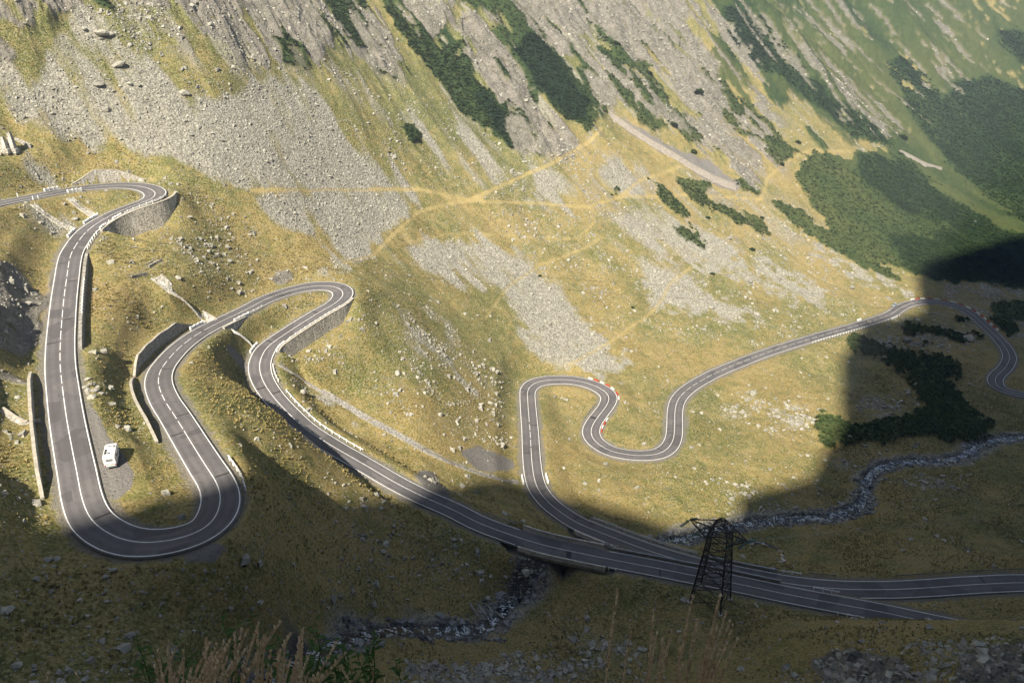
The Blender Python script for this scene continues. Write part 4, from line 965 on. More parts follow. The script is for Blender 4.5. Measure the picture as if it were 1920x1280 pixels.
# dwarf pine: tufts of upswept twigs on the thicket zones
def tuft(nb, rs):
    V = []; F = []
    for b in range(nb):
        a = rs.uniform(0, 2 * math.pi); e = rs.uniform(0.25, 1.35); d = np.array((math.cos(a) * math.cos(e), math.sin(a) * math.cos(e), math.sin(e)))
        base = d * rs.uniform(0.0, 0.3) * (1, 1, .4); tip = d * rs.uniform(0.75, 1.1); s_ = np.cross(d, (0, 0, 1)); s_ /= np.linalg.norm(s_) + 1e-6; wd = rs.uniform(.13, .22)
        tw = rs.uniform(-.15, .15, 3)
        n = len(V); mid = (base + tip) / 2
        V += [base, mid + s_ * wd, tip + tw, mid - s_ * wd]; F.append((n, n + 1, n + 2, n + 3))
    return np.array(V), F
_rs = np.random.default_rng(3); TUFT = []; TF = None
for _ in range(6):
    V, TF = tuft(22, _rs); TUFT.append(V)
def pine_mat():
    k = NT("dwarf_pine_needles"); at = k.n('ShaderNodeAttribute', attribute_name='tint'); n = k.noise(0.09, 4, 0.6)
    c = k.ramp(k.math('ADD', k.math('MULTIPLY', at.outputs['Fac'], 0.6), k.math('MULTIPLY', n, 0.5)), [(0.15, (0.016, 0.032, 0.012)), (0.45, (0.042, 0.068, 0.020)), (0.85, (0.090, 0.108, 0.034))])
    return k.done(c, 0.85)
M['pine'] = pine_mat()
w_ = (ZO['shrub'] > 0.45) * ZO['shrub'] * np.where(RR_ > 500, 0.25 + 0.5 * ZO['dark'], 1.0) * np.where(RR_ > 650, 0.5 * ZO['dark'], 1.0)
i, tot = pick(w_, 44000); print('thicket', tot)
P = jit(i, 1.0); d = np.hypot(P[:, 0], P[:, 1]); sc_ = RNG.uniform(0.8, 1.5, len(i)) * np.interp(d, [200, 450, 700, 1200], [0.8, 0.95, 1.15, 1.4])
P[:, 2] -= 0.25 * sc_
scatter(P, sc_, TUFT, TF, M['pine'], "dwarf_pine_thicket", tint=np.clip(RNG.uniform(0.1, 1, len(i)) - 0.55 * ZO['dark'][i], 0, 1))  # tint lowered in dark zones for pine colour and painted shade alike
# grass tussocks roughen the turf
def blade_tuft(rs, nb=9):
    V = []; F = []
    for b in range(nb):
        a = rs.uniform(0, 6.28); l = rs.uniform(.5, 1.0); o = np.array((math.cos(a), math.sin(a), 0)); s_ = np.array((-math.sin(a), math.cos(a), 0)) * .16
        n = len(V); V += [o * .1 - s_, o * .1 + s_, o * (.1 + .55 * l) + (0, 0, l)]; F.append((n, n + 1, n + 2))
    return np.array(V), F
GT = []
for _ in range(5):
    V, GF = blade_tuft(_rs); GT.append(V)
def turf_mat():
    k = NT("tussock_grass"); at = k.n('ShaderNodeAttribute', attribute_name='tint'); n = k.noise(0.05, 4, 0.6)
    c = k.ramp(k.math('ADD', k.math('MULTIPLY', at.outputs['Fac'], 0.45), k.math('MULTIPLY', n, 0.6)), [(0.2, (0.13, 0.122, 0.038)), (0.5, (0.23, 0.184, 0.068)), (0.8, (0.30, 0.232, 0.10))])
    return k.done(c, 0.9)
M['turf'] = turf_mat()
w_ = road_free * notshrub * (1 - ZO['scree']) * (1 - ZO['rock']) * (1 - ZO['crag']) * (1 - ZO['gravel']) * (RR_ > 70) * (RR_ < 430) * (DS > 5) * np.clip(0.3 + fbm(gx_ / 12, gy_ / 12, 3, 311), 0, 1)
i, tot = pick(w_, 42000)
P = jit(i); scatter(P, RNG.uniform(0.35, 0.75, len(i)), GT, GF, M['turf'], "grass_tussocks")

# single boulders
def boulder_mesh(seed):
    rs = np.random.default_rng(seed); bm = bmesh.new(); bmesh.ops.create_icosphere(bm, subdivisions=2, radius=0.5)
    co = np.array([v.co for v in bm.verts]); pl = rs.normal(size=(11, 3)); pl /= np.linalg.norm(pl, axis=1)[:, None]; dd = rs.uniform(.26, .46, 11)
    for p_, d_ in zip(pl, dd):
        e = co @ p_ - d_; co = co - np.maximum(e, 0)[:, None] * p_
    co += rs.normal(size=co.shape) * 0.012
    co *= (rs.uniform(.9, 1.3), rs.uniform(.75, 1.1), rs.uniform(.6, .95))
    for v, c in zip(bm.verts, co): v.co = c
    me = bpy.data.meshes.new("boulder"); bm.to_mesh(me); bm.free(); me.materials.append(M['boulder'])
    return me
def boulder_mat():
    k = NT("boulder_rock"); oi = k.n('ShaderNodeObjectInfo'); n = k.noise(2.2, 5, 0.65); n2 = k.noise(9, 4, 0.65)
    c = k.mix(oi.outputs['Random'], (0.22, 0.205, 0.17), (0.40, 0.375, 0.31)); c = k.mix(k.mrange(n, .45, .65, 0, .6), c, (0.14, 0.13, 0.11)); c = k.mix(k.mrange(n2, .55, .66, 0, .5), c, (0.37, 0.36, 0.26))
    return k.done(c, 0.93, k.bump(n2, 0.7, 0.08))
M['boulder'] = boulder_mat()
BM = [boulder_mesh(50 + i) for i in range(9)]
REG = [  # (name, box in the photograph, how many, size range)
 ("in the pale scree above the top hairpin", (90, 30, 420, 300), 26, (1.6, 3.8)),
 ("on the grey scree right of the top hairpin", (480, 170, 780, 340), 16, (1.4, 2.6)),
 ("on the grass slope between the top and second hairpins", (180, 390, 560, 540), 20, (1.1, 2.4)),
 ("in the stone field above the S bend", (940, 530, 1170, 690), 20, (1.3, 2.6)),
 ("on the golden slope below the second hairpin", (540, 600, 940, 830), 28, (1.1, 2.6)),
 ("on the stony slope above the far straight road", (1180, 400, 1620, 620), 30, (1.5, 3.6)),
 ("in the sunlit pile of rocks right of the S bend", (1390, 730, 1540, 825), 21, (1.6, 4.0)),
 ("among the shaded dwarf pines by the far bend", (1580, 590, 1900, 820), 28, (1.8, 5.0)),
 ("in the shaded grass under the lowest bend", (30, 1040, 560, 1250), 22, (0.7, 1.6)),
 ("on the shaded bank above the stream", (560, 930, 920, 1130), 20, (0.9, 2.0)),
 ("in the grey rubble at the bottom of the picture", (740, 1200, 1240, 1278), 26, (1.0, 2.4)),
 ("on the dark rocky rise at the lower right", (1500, 1200, 1900, 1278), 14, (0.8, 2.0))]
BOULD = []
for where, (x0, y0, x1, y1), n, (slo, shi) in REG:
    m = (gu_ > x0) & (gu_ < x1) & (gv_ > y0) & (gv_ < y1)
    pp = (m * AREA * (DR > 6.5) * (1 - ZO['shrub'] * .8) * (0.15 + ZO['stony'] + ZO['scree']))
    ii = RNG.choice(len(pp), n, p=pp / pp.sum(), replace=False)
    ss = np.sort(np.clip(slo * RNG.uniform(0.02, 1, n) ** (-1 / 2.2), slo, shi))[::-1]
    BOULD += [(gx_[j], gy_[j], gz_[j], s_, where, gu_[j], gv_[j]) for j, s_ in zip(ii, ss)]
from collections import defaultdict
byreg = defaultdict(list)
for b in BOULD: byreg[b[4]].append(b)
def put_boulder(x, y, z, s_, label, group):
    o = bpy.data.objects.new("boulder", BM[int(RNG.integers(0, 9))]); COL.objects.link(o)
    o.location = (x, y, z + 0.12 * s_); o.scale = (s_, s_, s_ * RNG.uniform(.7, 1)); o.rotation_euler = (RNG.uniform(-.3, .3), RNG.uniform(-.3, .3), RNG.uniform(0, 6.28))
    return tag(o, label, "boulder", group)
for where, L in byreg.items():
    g = "boulders " + where; special = {}
    L.sort(key=lambda b: -b[3]); special[id(L[0])] = "largest grey boulder "
    rest = L[1:]
    for key, word in ((lambda b: b[5], "leftmost grey boulder "), (lambda b: -b[5], "rightmost grey boulder "), (lambda b: b[6], "highest grey boulder "), (lambda b: -b[6], "lowest grey boulder ")):
        c = min([b for b in rest if id(b) not in special], key=key); special[id(c)] = word
    for b in L: put_boulder(*b[:4], special.get(id(b), "plain grey boulder ") + where, g)
for px, py, s_, label in [(941,836,3.2,"pale flat boulder on bare ground left of the S bend road"),(920,757,3.0,"grey boulder on the grass left of the S bend road"),(220,800,1.3,"small white boulder on the grass above the camper van"),(700,1134,2.2,"blue grey boulder on the bank left of the stream"),(985,1075,2.8,"rounded boulder beside the left bridge abutment"),
  (920,1080,1.7,"left one of two small boulders on the bank left of the bridge"),(948,1081,1.7,"right one of two small boulders on the bank left of the bridge"),(815,1247,2.6,"pointed grey boulder at the bottom of the picture left of the rubble"),(770,1255,3.2,"broad grey boulder left of the pointed one at the picture bottom"),(1100,1160,1.9,"grey boulder on the grass below the nearer bridge"),
  (1435,1157,1.3,"dark boulder on the grass right of the pylon feet"),(320,345,1.7,"left white boulder at the outer edge of the top hairpin"),(335,347,1.7,"right white boulder at the outer edge of the top hairpin"),(141,411,2.2,"grey boulder on the grass between two chutes under the top hairpin"),(1208,833,2.2,"grey boulder just inside the lower curve of the S bend"),(1700,640,7.0,"huge grey boulder among the shaded pines left of the far bend"),(1812,636,7.5,"broad slab of rock right of the huge boulder by the far bend"),(1593,822,3.6,"pale standing boulder in the shade above the stream"),(1630,605,3.0,"round boulder beside the far straight road"),(190,65,7.0,"large pale slab near the top of the left scree"),(224,125,6.0,"broad slab with a dark underside in the left scree"),(185,160,4.5,"pale slab in the middle of the left scree"),(347,176,4.5,"pale slab on the right side of the left scree")]:
    q = hit(px, py)[0]; put_boulder(*q, s_, label, None)
# rock heap beside the long straight road
for k_, (px, py, s_) in enumerate([(165,712,2.0),(172,722,2.4),(166,735,2.2),(178,733,2.0),(190,738,1.8),(160,728,1.7),(172,745,2.1),(184,727,1.5)]):
    q = hit(px, py)[0]; put_boulder(*q, s_, "jagged grey rock in the heap right of the long straight road", "heap of rocks beside the long straight road")
for k_, (px, py, l_, label) in enumerate([(884,1137,6.0,"leftmost slanting grey rock slab above the stream"),(903,1143,7.0,"second slanting grey rock slab above the stream from the left"),(925,1148,7.5,"third slanting grey rock slab above the stream from the left"),(942,1158,6.0,"rightmost slanting grey rock slab above the stream")]):
    q = hit(px, py)[0]; o = bpy.data.objects.new("rock_slab", BM[k_]); COL.objects.link(o); o.location = tuple(q + (0, 0, .2)); o.scale = (l_, 1.0, .8); o.rotation_euler = (0.1, 0.42, -0.9 + .12 * k_); tag(o, label, "rock slab", "slanting slabs above the stream")
# single dwarf pines
def pine_bush(seed):
    rs = np.random.default_rng(seed); Vs, Fs, n = [], [], 0
    for _ in range(70):
        a = rs.uniform(0, 6.28); r_ = math.sqrt(rs.uniform(0, 1)) * 1.0; h = (1 - r_ ** 2) * rs.uniform(.25, .6)
        V = TUFT[rs.integers(0, 6)] * rs.uniform(.28, .5); c, s_ = math.cos(a * 3), math.sin(a * 3)
        V = np.stack([V[:, 0] * c - V[:, 1] * s_ + math.cos(a) * r_, V[:, 0] * s_ + V[:, 1] * c + math.sin(a) * r_ * .8, V[:, 2] + h - .1], 1)
        Vs.append(V); Fs.append(np.array(TF) + n); n += len(V)
    o = mesh_np("dwarf_pine", np.concatenate(Vs), np.concatenate(Fs), M['pine'])
    at = o.data.attributes.new('tint', 'FLOAT', 'POINT'); at.data.foreach_set('value', np.repeat(rs.uniform(0, .8, 70), n // 70).astype(np.float32))
    return o
PB = [pine_bush(k_) for k_ in range(4)]; used = set()
BUSH = [(775,258,9,"lone round dwarf pine on the grass right of the grey scree"),(1157,354,4,"small dwarf pine beside the junction of the dirt tracks"),(1300,446,5,"upper dwarf pine of a pair on the stony slope above the S bend"),(1294,438,4,"lower dwarf pine of a pair on the stony slope above the S bend"),(1327,407,4,"small dwarf pine left of the mat below the long grey wall"),(1428,407,4,"small dwarf pine on the pale scree right of the mats"),(1410,466,5,"dwarf pine on the stony slope under two dark mats"),(1335,512,4,"tiny dark bush in the middle of the stony slope"),(1465,306,5,"dwarf pine on the grass under the track at the right"),
  (1012,516,3,"tiny bush at the top of the stone field above the S bend"),(1186,575,3,"tiny bush on the right side of the stone field"),(1495,265,5,"dwarf pine above the end of the dirt track"),(1300,283,6,"dwarf pine above the middle of the long grey wall"),(1262,232,7,"dwarf pine in the rocks above the long grey wall"),(1310,170,8,"dwarf pine on the pale crag at upper right"),(1215,135,7,"dwarf pine on the rocky slope right of the big dark belt"),(1155,80,7,"dwarf pine high on the pale rocks right of the big dark belt"),(730,285,3,"small bush on the grass left of the pale gully"),(1690,255,8,"dwarf pine in the shade at the foot of the far wall"),(458,1058,4,"dark bush on the shaded grass right of the lowest bend")]
for px, py, r_, label in BUSH:
    k_ = int(RNG.integers(0, 4)); src = PB[k_]
    if k_ in used: o = src.copy(); COL.objects.link(o)
    else: o = src; used.add(k_)
    q = hit(px, py + r_ * .4)[0]; d = q[1] * CT - q[2] * ST; s_ = r_ * d / FPX * 1.25
    o.location = tuple(q); o.scale = (s_, s_, s_ * .9); o.rotation_euler = (0, 0, RNG.uniform(0, 6)); tag(o, label, "dwarf pine")
for k_ in range(4):
    if k_ not in used: bpy.data.objects.remove(PB[k_])

# ------------------------------------------------------------------ the stream
def water_mat():
    k = NT("stream_water"); n = k.noise(0.55, 5, 0.65); n2 = k.noise(2.2, 4, 0.7)
    f = k.math('MULTIPLY', k.mrange(n, 0.50, 0.58), k.mrange(n2, 0.45, 0.56))
    c = k.mix(f, (0.012, 0.014, 0.017), (0.62, 0.65, 0.68)); k.b.inputs['Specular IOR Level'].default_value = 0.4
    return k.done(c, k.math('ADD', k.math('MULTIPLY', f, 0.5), 0.14), k.bump(n2, 0.5, 0.15))
M['water'] = water_mat()
I = np.arange(0, len(STR['S']), 2); Q = STR['Q'][I]; N = STR['N'][I]; sS = STR['S'][I]
hw = 1.9 + 0.8 * vnoise(sS / 9, sS * 0, 401)
V = np.stack([np.stack([Q[:, 0] + N[:, 0] * o * hw, Q[:, 1] + N[:, 1] * o * hw, Q[:, 2] - 0.32 + 0.06 * vnoise(sS / 1.5, sS * 0 + o * 3, 403)], 1) for o in np.linspace(-1, 1, 5)], 1)
structure(mesh_np("stream_water", V.reshape(-1, 3), grid_faces(len(I), 5), M['water'], smooth=True))
# a side trickle on the meadow
q = hit([1400, 1432, 1462, 1470, 1455, 1440], [1018, 1018, 1030, 1048, 1064, 1072]); q[:, 2] += 0.10
mb = MB(); sec = []
for i in range(len(q)):
    d = q[min(i+1, len(q)-1)] - q[max(i-1, 0)]; nn = np.array((d[1], -d[0], 0)); nn /= np.linalg.norm(nn) + 1e-9
    sec.append([q[i] - nn * .7, q[i] + nn * .7])
structure(mb.sweep(sec, closed=False).build("side_stream_water", M['water']))

# ------------------------------------------------------------------ stone channels and low walls lying on the slopes
def drape(pts, n):
    pts = np.array(pts, float); s = np.concatenate([[0], np.cumsum(np.hypot(*np.diff(pts, axis=0).T))]); u = np.linspace(0, s[-1], n)
    return hit(np.interp(u, s, pts[:, 0]), np.interp(u, s, pts[:, 1]))
def channel(pts, n, w, h, label, floor, wall, both=True, lip=0.3):
    q = drape(pts, n); t = thing("stone_channel", tuple(q[n // 2]), label, "stone channel"); L, Rr, Fl = [], [], []
    for i in range(n):
        d = q[min(i+1, n-1)] - q[max(i-1, 0)]; nn = np.array((d[1], -d[0], 0)); nn /= np.linalg.norm(nn) + 1e-9
        if i: nn = nn if nn @ pn > 0 else -nn
        pn = nn; z = np.array((0, 0, 1.0))
        for lst, sg in ((L, -1), (Rr, 1)):
            a = q[i] + nn * sg * w / 2; b = q[i] + nn * sg * (w / 2 + lip); lst.append([a - z * .6, b - z * .6, b + z * h, a + z * h])
        Fl.append([q[i] - nn * (w / 2 - .01) + z * .12, q[i] + nn * (w / 2 - .01) + z * .12])
    MB().sweep(Fl, closed=False).build("channel_floor", floor, t)
    MB().sweep(L).build("side_wall", wall, t)
    if both: MB().sweep(Rr).build("side_wall", wall, t)
    return t
channel([(131,372), (150,388), (178,407)], 9, 2.2, .35, "short stone chute crossing the grass inside the top hairpin", M['masonry'], M['pale_concrete'])
channel([(62,384), (85,402), (112,420), (140,432)], 10, 0.9, .45, "pale stone kerb edging the gravel below the road to the top hairpin", M['masonry'], M['masonry'], True, .6)
channel([(433,614), (455,632), (478,650)], 8, 1.9, .4, "short white edged chute between the legs of the second hairpin", M['masonry'], M['white'])
channel([(293,520), (318,540), (345,562), (375,588), (396,604)], 14, 3.0, .5, "broken stone channel running down to the parapet on the middle road", M['masonry'], M['masonry'], True, .6)
channel([(524,682), (560,705), (610,737), (680,780), (740,812), (800,845), (850,868), (905,889), (972,905)], 40, 1.5, .38, "long straight stone channel slanting from the second hairpin to the S bend road", M['masonry_dark'], M['masonry_dark'], True, .5)
channel([(0,770), (22,786), (44,796), (62,793), (78,790)], 10, 1.0, .5, "low pale wall joining the straight retaining wall at the left edge", M['masonry'], M['pale_concrete'], False, .5)
channel([(242,519), (258,515), (272,512)], 5, 1.6, .5, "short grey stone stub left of the ruined channel", M['masonry_dark'], M['masonry_dark'])
channel([(275,500), (288,493), (300,487)], 5, 1.6, .5, "short grey stone stub above the ruined channel", M['masonry_dark'], M['masonry_dark'])

# long avalanche walls on the far slope
def avalanche_wall(pts, n, H, lean, label):
    q = drape(pts, n); up = np.array((HX, HY, 0)); t = thing("avalanche_wall", tuple(q[n // 2]), label, "wall"); A = []; B = []
    for p in q:
        b0 = p - (0, 0, 2.0); top = p + (0, 0, H) + up * lean
        A.append([b0, b0 + up * (lean + 3), top + up * 1.2, top])
        B.append([top - up * .25 + (0, 0, .01), top + up * 1.3 + (0, 0, .01), top + up * 1.3 + (0, 0, .35), top - up * .25 + (0, 0, .35)])
    MB().sweep(A).build("stone_face", M['avalanche'], t); MB().sweep(B).build("coping", M['pale_concrete'], t)
M['avalanche'] = plain_mat("rough_grey_concrete", (0.30, 0.265, 0.23), (0.22, 0.195, 0.17), 0.8, 0.95)
avalanche_wall([(1150,226), (1185,252), (1225,278), (1265,300), (1305,325), (1345,346), (1384,361)], 30, 5.2, 3.0, "long grey wall slanting down the far slope above the dirt tracks")
avalanche_wall([(1690,291), (1710,301), (1735,314), (1767,323)], 12, 4.0, 1.2, "short pale wall on the green slope at the right")

# two ruined pylons of masonry at the left edge
for k_, (px, py, H, label) in enumerate([(10,284,5.2,"left broken stone pillar with a sloping top at the left edge"),(25,284,6.8,"right pointed stone pillar beside the broken one at the left edge")]):
    q = hit(px, py)[0]; t = thing("ruined_pillar", tuple(q), label, "pillar")
    MB().sweep([[q + (-1.3, -1, -1), q + (1.3, -1, -1), q + (1.3, 1, -1), q + (-1.3, 1, -1)], [q + (-.9, -.8, H * .45), q + (1.1, -.8, H * .45), q + (1.1, .8, H * .45), q + (-.9, .8, H * .45)], [q + (-.2, -.5, H * .95), q + (.75, -.5, H), q + (.75, .5, H), q + (-.2, .5, H * .95)]]).build("shaft", M['masonry'], t)
    MB().box(q + (0.1, 0, 0.3), (3.2, 2.6, 1.6)).build("footing", M['masonry'], t)
q = hit(40, 270)[0]; t = thing("stone_wall", tuple(q), "low broken wall reaching right from the ruined pillars", "wall")
MB().sweep([[q + (x_, 0, -1 - x_ * .3), q + (x_, .8, -1 - x_ * .3), q + (x_, .8, 1.3 - x_ * .45), q + (x_, 0, 1.3 - x_ * .45)] for x_ in np.linspace(-2, 3, 6)]).build("masonry", M['masonry'], t)

# ------------------------------------------------------------------ vehicles
M['van_white'] = plain_mat("white_van_paint", (0.78, 0.77, 0.73), (0.70, 0.69, 0.65), 0.8, 0.35, None, 0.5)
M['glass'] = plain_mat("dark_glass", (0.02, 0.024, 0.028), (0.03, 0.034, 0.04), 1, 0.08, None, 0.5)
M['rubber'] = plain_mat("tyre_rubber", (0.018, 0.018, 0.018), (0.03, 0.03, 0.03), 4, 0.85)
M['grey_trim'] = plain_mat("grey_trim", (0.20, 0.21, 0.22), (0.15, 0.155, 0.16), 2, 0.6)
M['silver'] = plain_mat("silver_blue_paint", (0.42, 0.50, 0.54), (0.36, 0.44, 0.48), 0.7, 0.3, 0.3, 0.5)
M['lamp_red'] = plain_mat("red_lens", (0.35, 0.02, 0.015), (0.25, 0.02, 0.015), 3, 0.25)
M['lamp_clear'] = plain_mat("clear_lens", (0.75, 0.77, 0.78), (0.6, 0.62, 0.64), 3, 0.15)
def wheel(parent, x, y, r, w):
    mb = MB(); mb.tube([(x - w / 2, y, r), (x - w / 2 + .03, y, r), (x + w / 2 - .03, y, r), (x + w / 2, y, r)], [r * .9, r, r, r * .9], 16)
    wl = mb.build("wheel", M['rubber'], parent, True)
    sg = 1 if x > 0 else -1
    MB().tube([(x + sg * (w / 2 - .02), y, r), (x + sg * (w / 2 + .02), y, r)], [r * .58, r * .5], 12).build("rim", M['steel'], wl)
q = hit(212, 864)[0]
van = thing("camper_van", tuple(q + (0, 0, 0.02)), "white camper van parked on the grey gravel beside the straight road", "camper van", None, R(20), True); van.scale = (.95, .95, .95)
# profile of the living box with the overcab nose, front towards +y
pr = [(-2.95, .55), (-2.98, 2.75), (-2.85, 2.92), (1.95, 2.92), (2.75, 2.62), (2.9, 2.2), (2.05, 1.95), (1.6, 1.95), (1.6, .55)]
MB().sweep([[(x_, a, b) for a, b in pr] for x_ in (-1.12, 1.12)]).build("body", M['van_white'], van, False, 0.05)
cab = [(1.6, .45), (1.6, 1.93), (2.05, 1.90), (2.75, 1.25), (3.35, 1.05), (3.45, .45)]
cb = MB().sweep([[(x_, a, b) for a, b in cab] for x_ in (-.98, .98)]).build("cab", M['van_white'], van, False, 0.04)
MB().sweep([[(x_, 2.11, 1.86), (x_, 2.74, 1.30), (x_, 2.77, 1.33), (x_, 2.14, 1.89)] for x_ in (-.88, .88)]).build("windscreen", M['glass'], cb)
for sg in (-1, 1):
    MB().box((sg * .995, 2.1, 1.45), (.03, .75, .55)).build("side_window", M['glass'], cb)
    MB().box((sg * 1.22, 2.5, 1.35), (.28, .1, .3)).build("wing_mirror", M['grey_trim'], cb)
    MB().box((sg * .75, 3.42, .82), (.34, .08, .2)).build("headlight", M['lamp_clear'], cb)
    MB().box((sg * .98, -2.99, .92), (.16, .05, .34)).build("tail_light", M['lamp_red'], van)
    for yy in (-1.75, 2.55): wheel(van, sg * .93, yy, .34, .22)
    MB().box((sg * 1.135, -.6, 1.75), (.03, 1.0, .5)).build("side_window", M['glass'], van)
MB().box((0, -2.995, 2.12), (1.25, .04, .5)).build("rear_window", M['grey_trim'], van)
MB().box((0, -3.05, .62), (2.2, .2, .22)).build("rear_bumper", M['grey_trim'], van)
MB().box((0, -3.0, 1.1), (2.1, .03, .09)).build("stripe", M['grey_trim'], van)
for x_, y_, a, b in ((-.72, -1.3, .42, .8), (-.72, -.3, .42, .8), (-.05, -1.6, .5, .38)): MB().box((x_, y_, 2.97), (a, b, .1)).build("solar_panel", M['glass'], van)
for x_, y_, a, b in ((.1, 1.25, 1.3, .34), (.78, .75, .36, .6)): MB().box((x_, y_, 2.97), (a, b, .1)).build("roof_hatch", M['grey_trim'], van)
MB().box((1.24, 0.0, 2.62), (.2, 3.4, .2)).build("awning_case", M['grey_trim'], van)
MB().box((1.17, .9, 1.5), (.04, .68, 1.75)).build("door", M['van_white'], van, False, .02)

q = R2['Q'][idx(R2, s_of(R2, 1689, 577, T2))]; ci = idx(R2, s_of(R2, 1689, 577, T2)); sg = r2side(1689, 577, 'u')
p = off(R2, R2['S'][ci], sg * 3.9, 0.05)
car = thing("car", tuple(p), "small silver blue car at the roadside before the far bend", "car", None, math.atan2(R2['T'][ci, 1], R2['T'][ci, 0]) + math.pi / 2, True)
bp = [(-2.1, .35), (-2.12, .85), (-1.75, .98), (-.95, 1.02), (1.15, 1.0), (2.0, .86), (2.1, .35)]
bo = MB().sweep([[(x_, a, b) for a, b in bp] for x_ in (-.87, .87)]).build("body", M['silver'], car, False, .06)
gh = [(-1.75, .98), (-1.25, 1.45), (.55, 1.47), (1.3, 1.0)]
MB().sweep([[(x_, a, b) for a, b in gh] for x_ in (-.76, .76)]).build("cabin_glass", M['glass'], car, False, .04)
MB().box((0, -.35, 1.48), (1.36, 1.7, .05)).build("roof", M['silver'], car, False, .02)
for sx in (-1, 1):
    for yy in (-1.3, 1.3): wheel(car, sx * .78, yy, .31, .2)
    MB().box((sx * .62, -2.1, .72), (.35, .06, .16)).build("headlight", M['lamp_clear'], car)
    MB().box((sx * .66, 2.06, .72), (.28, .06, .16)).build("tail_light", M['lamp_red'], car)

# ------------------------------------------------------------------ power line
M['dark_steel'] = plain_mat("dark_painted_steel", (0.028, 0.032, 0.030), (0.055, 0.038, 0.034), 0.8, 0.7, 0.0)
M['insul'] = plain_mat("green_glass_insulators", (0.10, 0.19, 0.17), (0.06, 0.12, 0.11), 3, 0.2, None, 0.5)
M['wire'] = plain_mat("aluminium_conductor", (0.06, 0.06, 0.055), (0.09, 0.085, 0.08), 2, 0.5, 0.2)
M['wire_pale'] = plain_mat("pale_conductor", (0.36, 0.34, 0.31), (0.30, 0.28, 0.26), 2, 0.5, 0.2)
pq = hit(1331, 1127)[0]; H = 28.0
yaw = math.atan2(-0.55, 0.83)
ax = np.array((math.cos(yaw), math.sin(yaw), 0)); ay = np.array((-ax[1], ax[0], 0))
pyl = thing("electricity_pylon", tuple(pq), "dark lattice electricity pylon standing on the grass in front of the roads", "pylon")
rot45 = lambda sx, sy, w_: pq + (ax * sx + ay * sy) * w_
def lvl(h): return np.interp(h, [0, 17, 23.5, 25.2, H], [4.3, 2.9, 2.5, 2.3, .5])
CO = [(1, 1), (-1, 1), (-1, -1), (1, -1)]
for sx, sy in CO:
    g0 = rot45(sx, sy, 4.3); g0[2] = float(height(np.array([g0[0]]), np.array([g0[1]]))[0])
    MB().beam(g0 + (0, 0, -.3), rot45(sx, sy, lvl(17)) + (0, 0, 17), .34).build("leg", M['dark_steel'], pyl)
    MB().box(g0 + (0, 0, .1), (1.5, 1.5, .9), taper=.8).build("footing", M['pale_concrete'], pyl)
br = MB(); hs = [0.8, 5.0, 9.2, 13.2, 17]
for k_ in range(4):
    a, b = CO[k_], CO[(k_ + 1) % 4]
    for h0, h1 in zip(hs, hs[1:]):
        A0, A1, B0, B1_ = rot45(*a, lvl(h0)) + (0, 0, h0), rot45(*a, lvl(h1)) + (0, 0, h1), rot45(*b, lvl(h0)) + (0, 0, h0), rot45(*b, lvl(h1)) + (0, 0, h1)
        br.beam(A0, B1_, .15).beam(B0, A1, .15).beam(A1, B1_, .13)
        m_ = (A0 + B1_ + B0 + A1) / 4; br.beam((A0 + A1) / 2, m_, .09).beam((B0 + B1_) / 2, m_, .09)
br.build("bracing", M['dark_steel'], pyl)
hd = MB(); hs = [17, 19, 21, 23, 25, 27, H]
for k_ in range(4):
    a, b = CO[k_], CO[(k_ + 1) % 4]
    for h0, h1 in zip(hs, hs[1:]):
        A0, A1, B0, B1_ = rot45(*a, lvl(h0)) + (0, 0, h0), rot45(*a, lvl(h1)) + (0, 0, h1), rot45(*b, lvl(h0)) + (0, 0, h0), rot45(*b, lvl(h1)) + (0, 0, h1)
        hd.beam(A0, A1, .22).beam(A0, B1_, .12).beam(B0, A1, .12).beam(A1, B1_, .11)
hd.build("head", M['dark_steel'], pyl)
TIPS = []
for sx in (-1, 1):
    arm = MB(); AL = 8.3 if sx < 0 else 7.0; tip = pq + ax * sx * AL + (0, 0, 24.2)
    for sy in (-1, 1):
        r0 = pq + ax * sx * lvl(22.5) + ay * sy * lvl(22.5) + (0, 0, 22.2); r1 = pq + ax * sx * lvl(26) + ay * sy * lvl(26) + (0, 0, 25.8)
        arm.beam(r0, tip, .24).beam(r1, tip, .22)
        for f in (.2, .4, .6, .8):
            arm.beam(r0 + (tip - r0) * f, r1 + (tip - r1) * (f + .1 if f < .8 else f), .09); arm.beam(r0 + (tip - r0) * f, (pq + ax * sx * lvl(22.5) - ay * sy * lvl(22.5) + (0, 0, 22.2)) + (tip - (pq + ax * sx * lvl(22.5) - ay * sy * lvl(22.5) + (0, 0, 22.2))) * min(f + .2, 1), .08)
    arm.build("crossarm", M['dark_steel'], pyl)
    for f in (1.0, .58):
        c0 = pq + ax * sx * AL * f + (0, 0, 24.2 - (1 - f) * 3.2)
        for dr_, l_ in ((np.array((-0.82, -0.45, -.34)), 3.3), (np.array((0.80, 0.48, -.30)), 3.0)):
            dr_ = dr_ / np.linalg.norm(dr_); ins = MB()
            for o_ in (-.22, .22):
                n_ = np.array((-dr_[1], dr_[0], 0)) * o_; pts = [c0 + n_ + dr_ * l_ * u_ for u_ in np.linspace(.12, 1, 25)]
                ins.tube(pts, [.20 if j % 2 else .09 for j in range(25)], 8)
            ins.beam(c0 - (0, 0, 0), c0 + dr_ * .4, .1); ins.build("insulator", M['insul'], pyl)
            TIPS.append((sx, f, dr_[0] > 0, c0 + dr_ * l_))
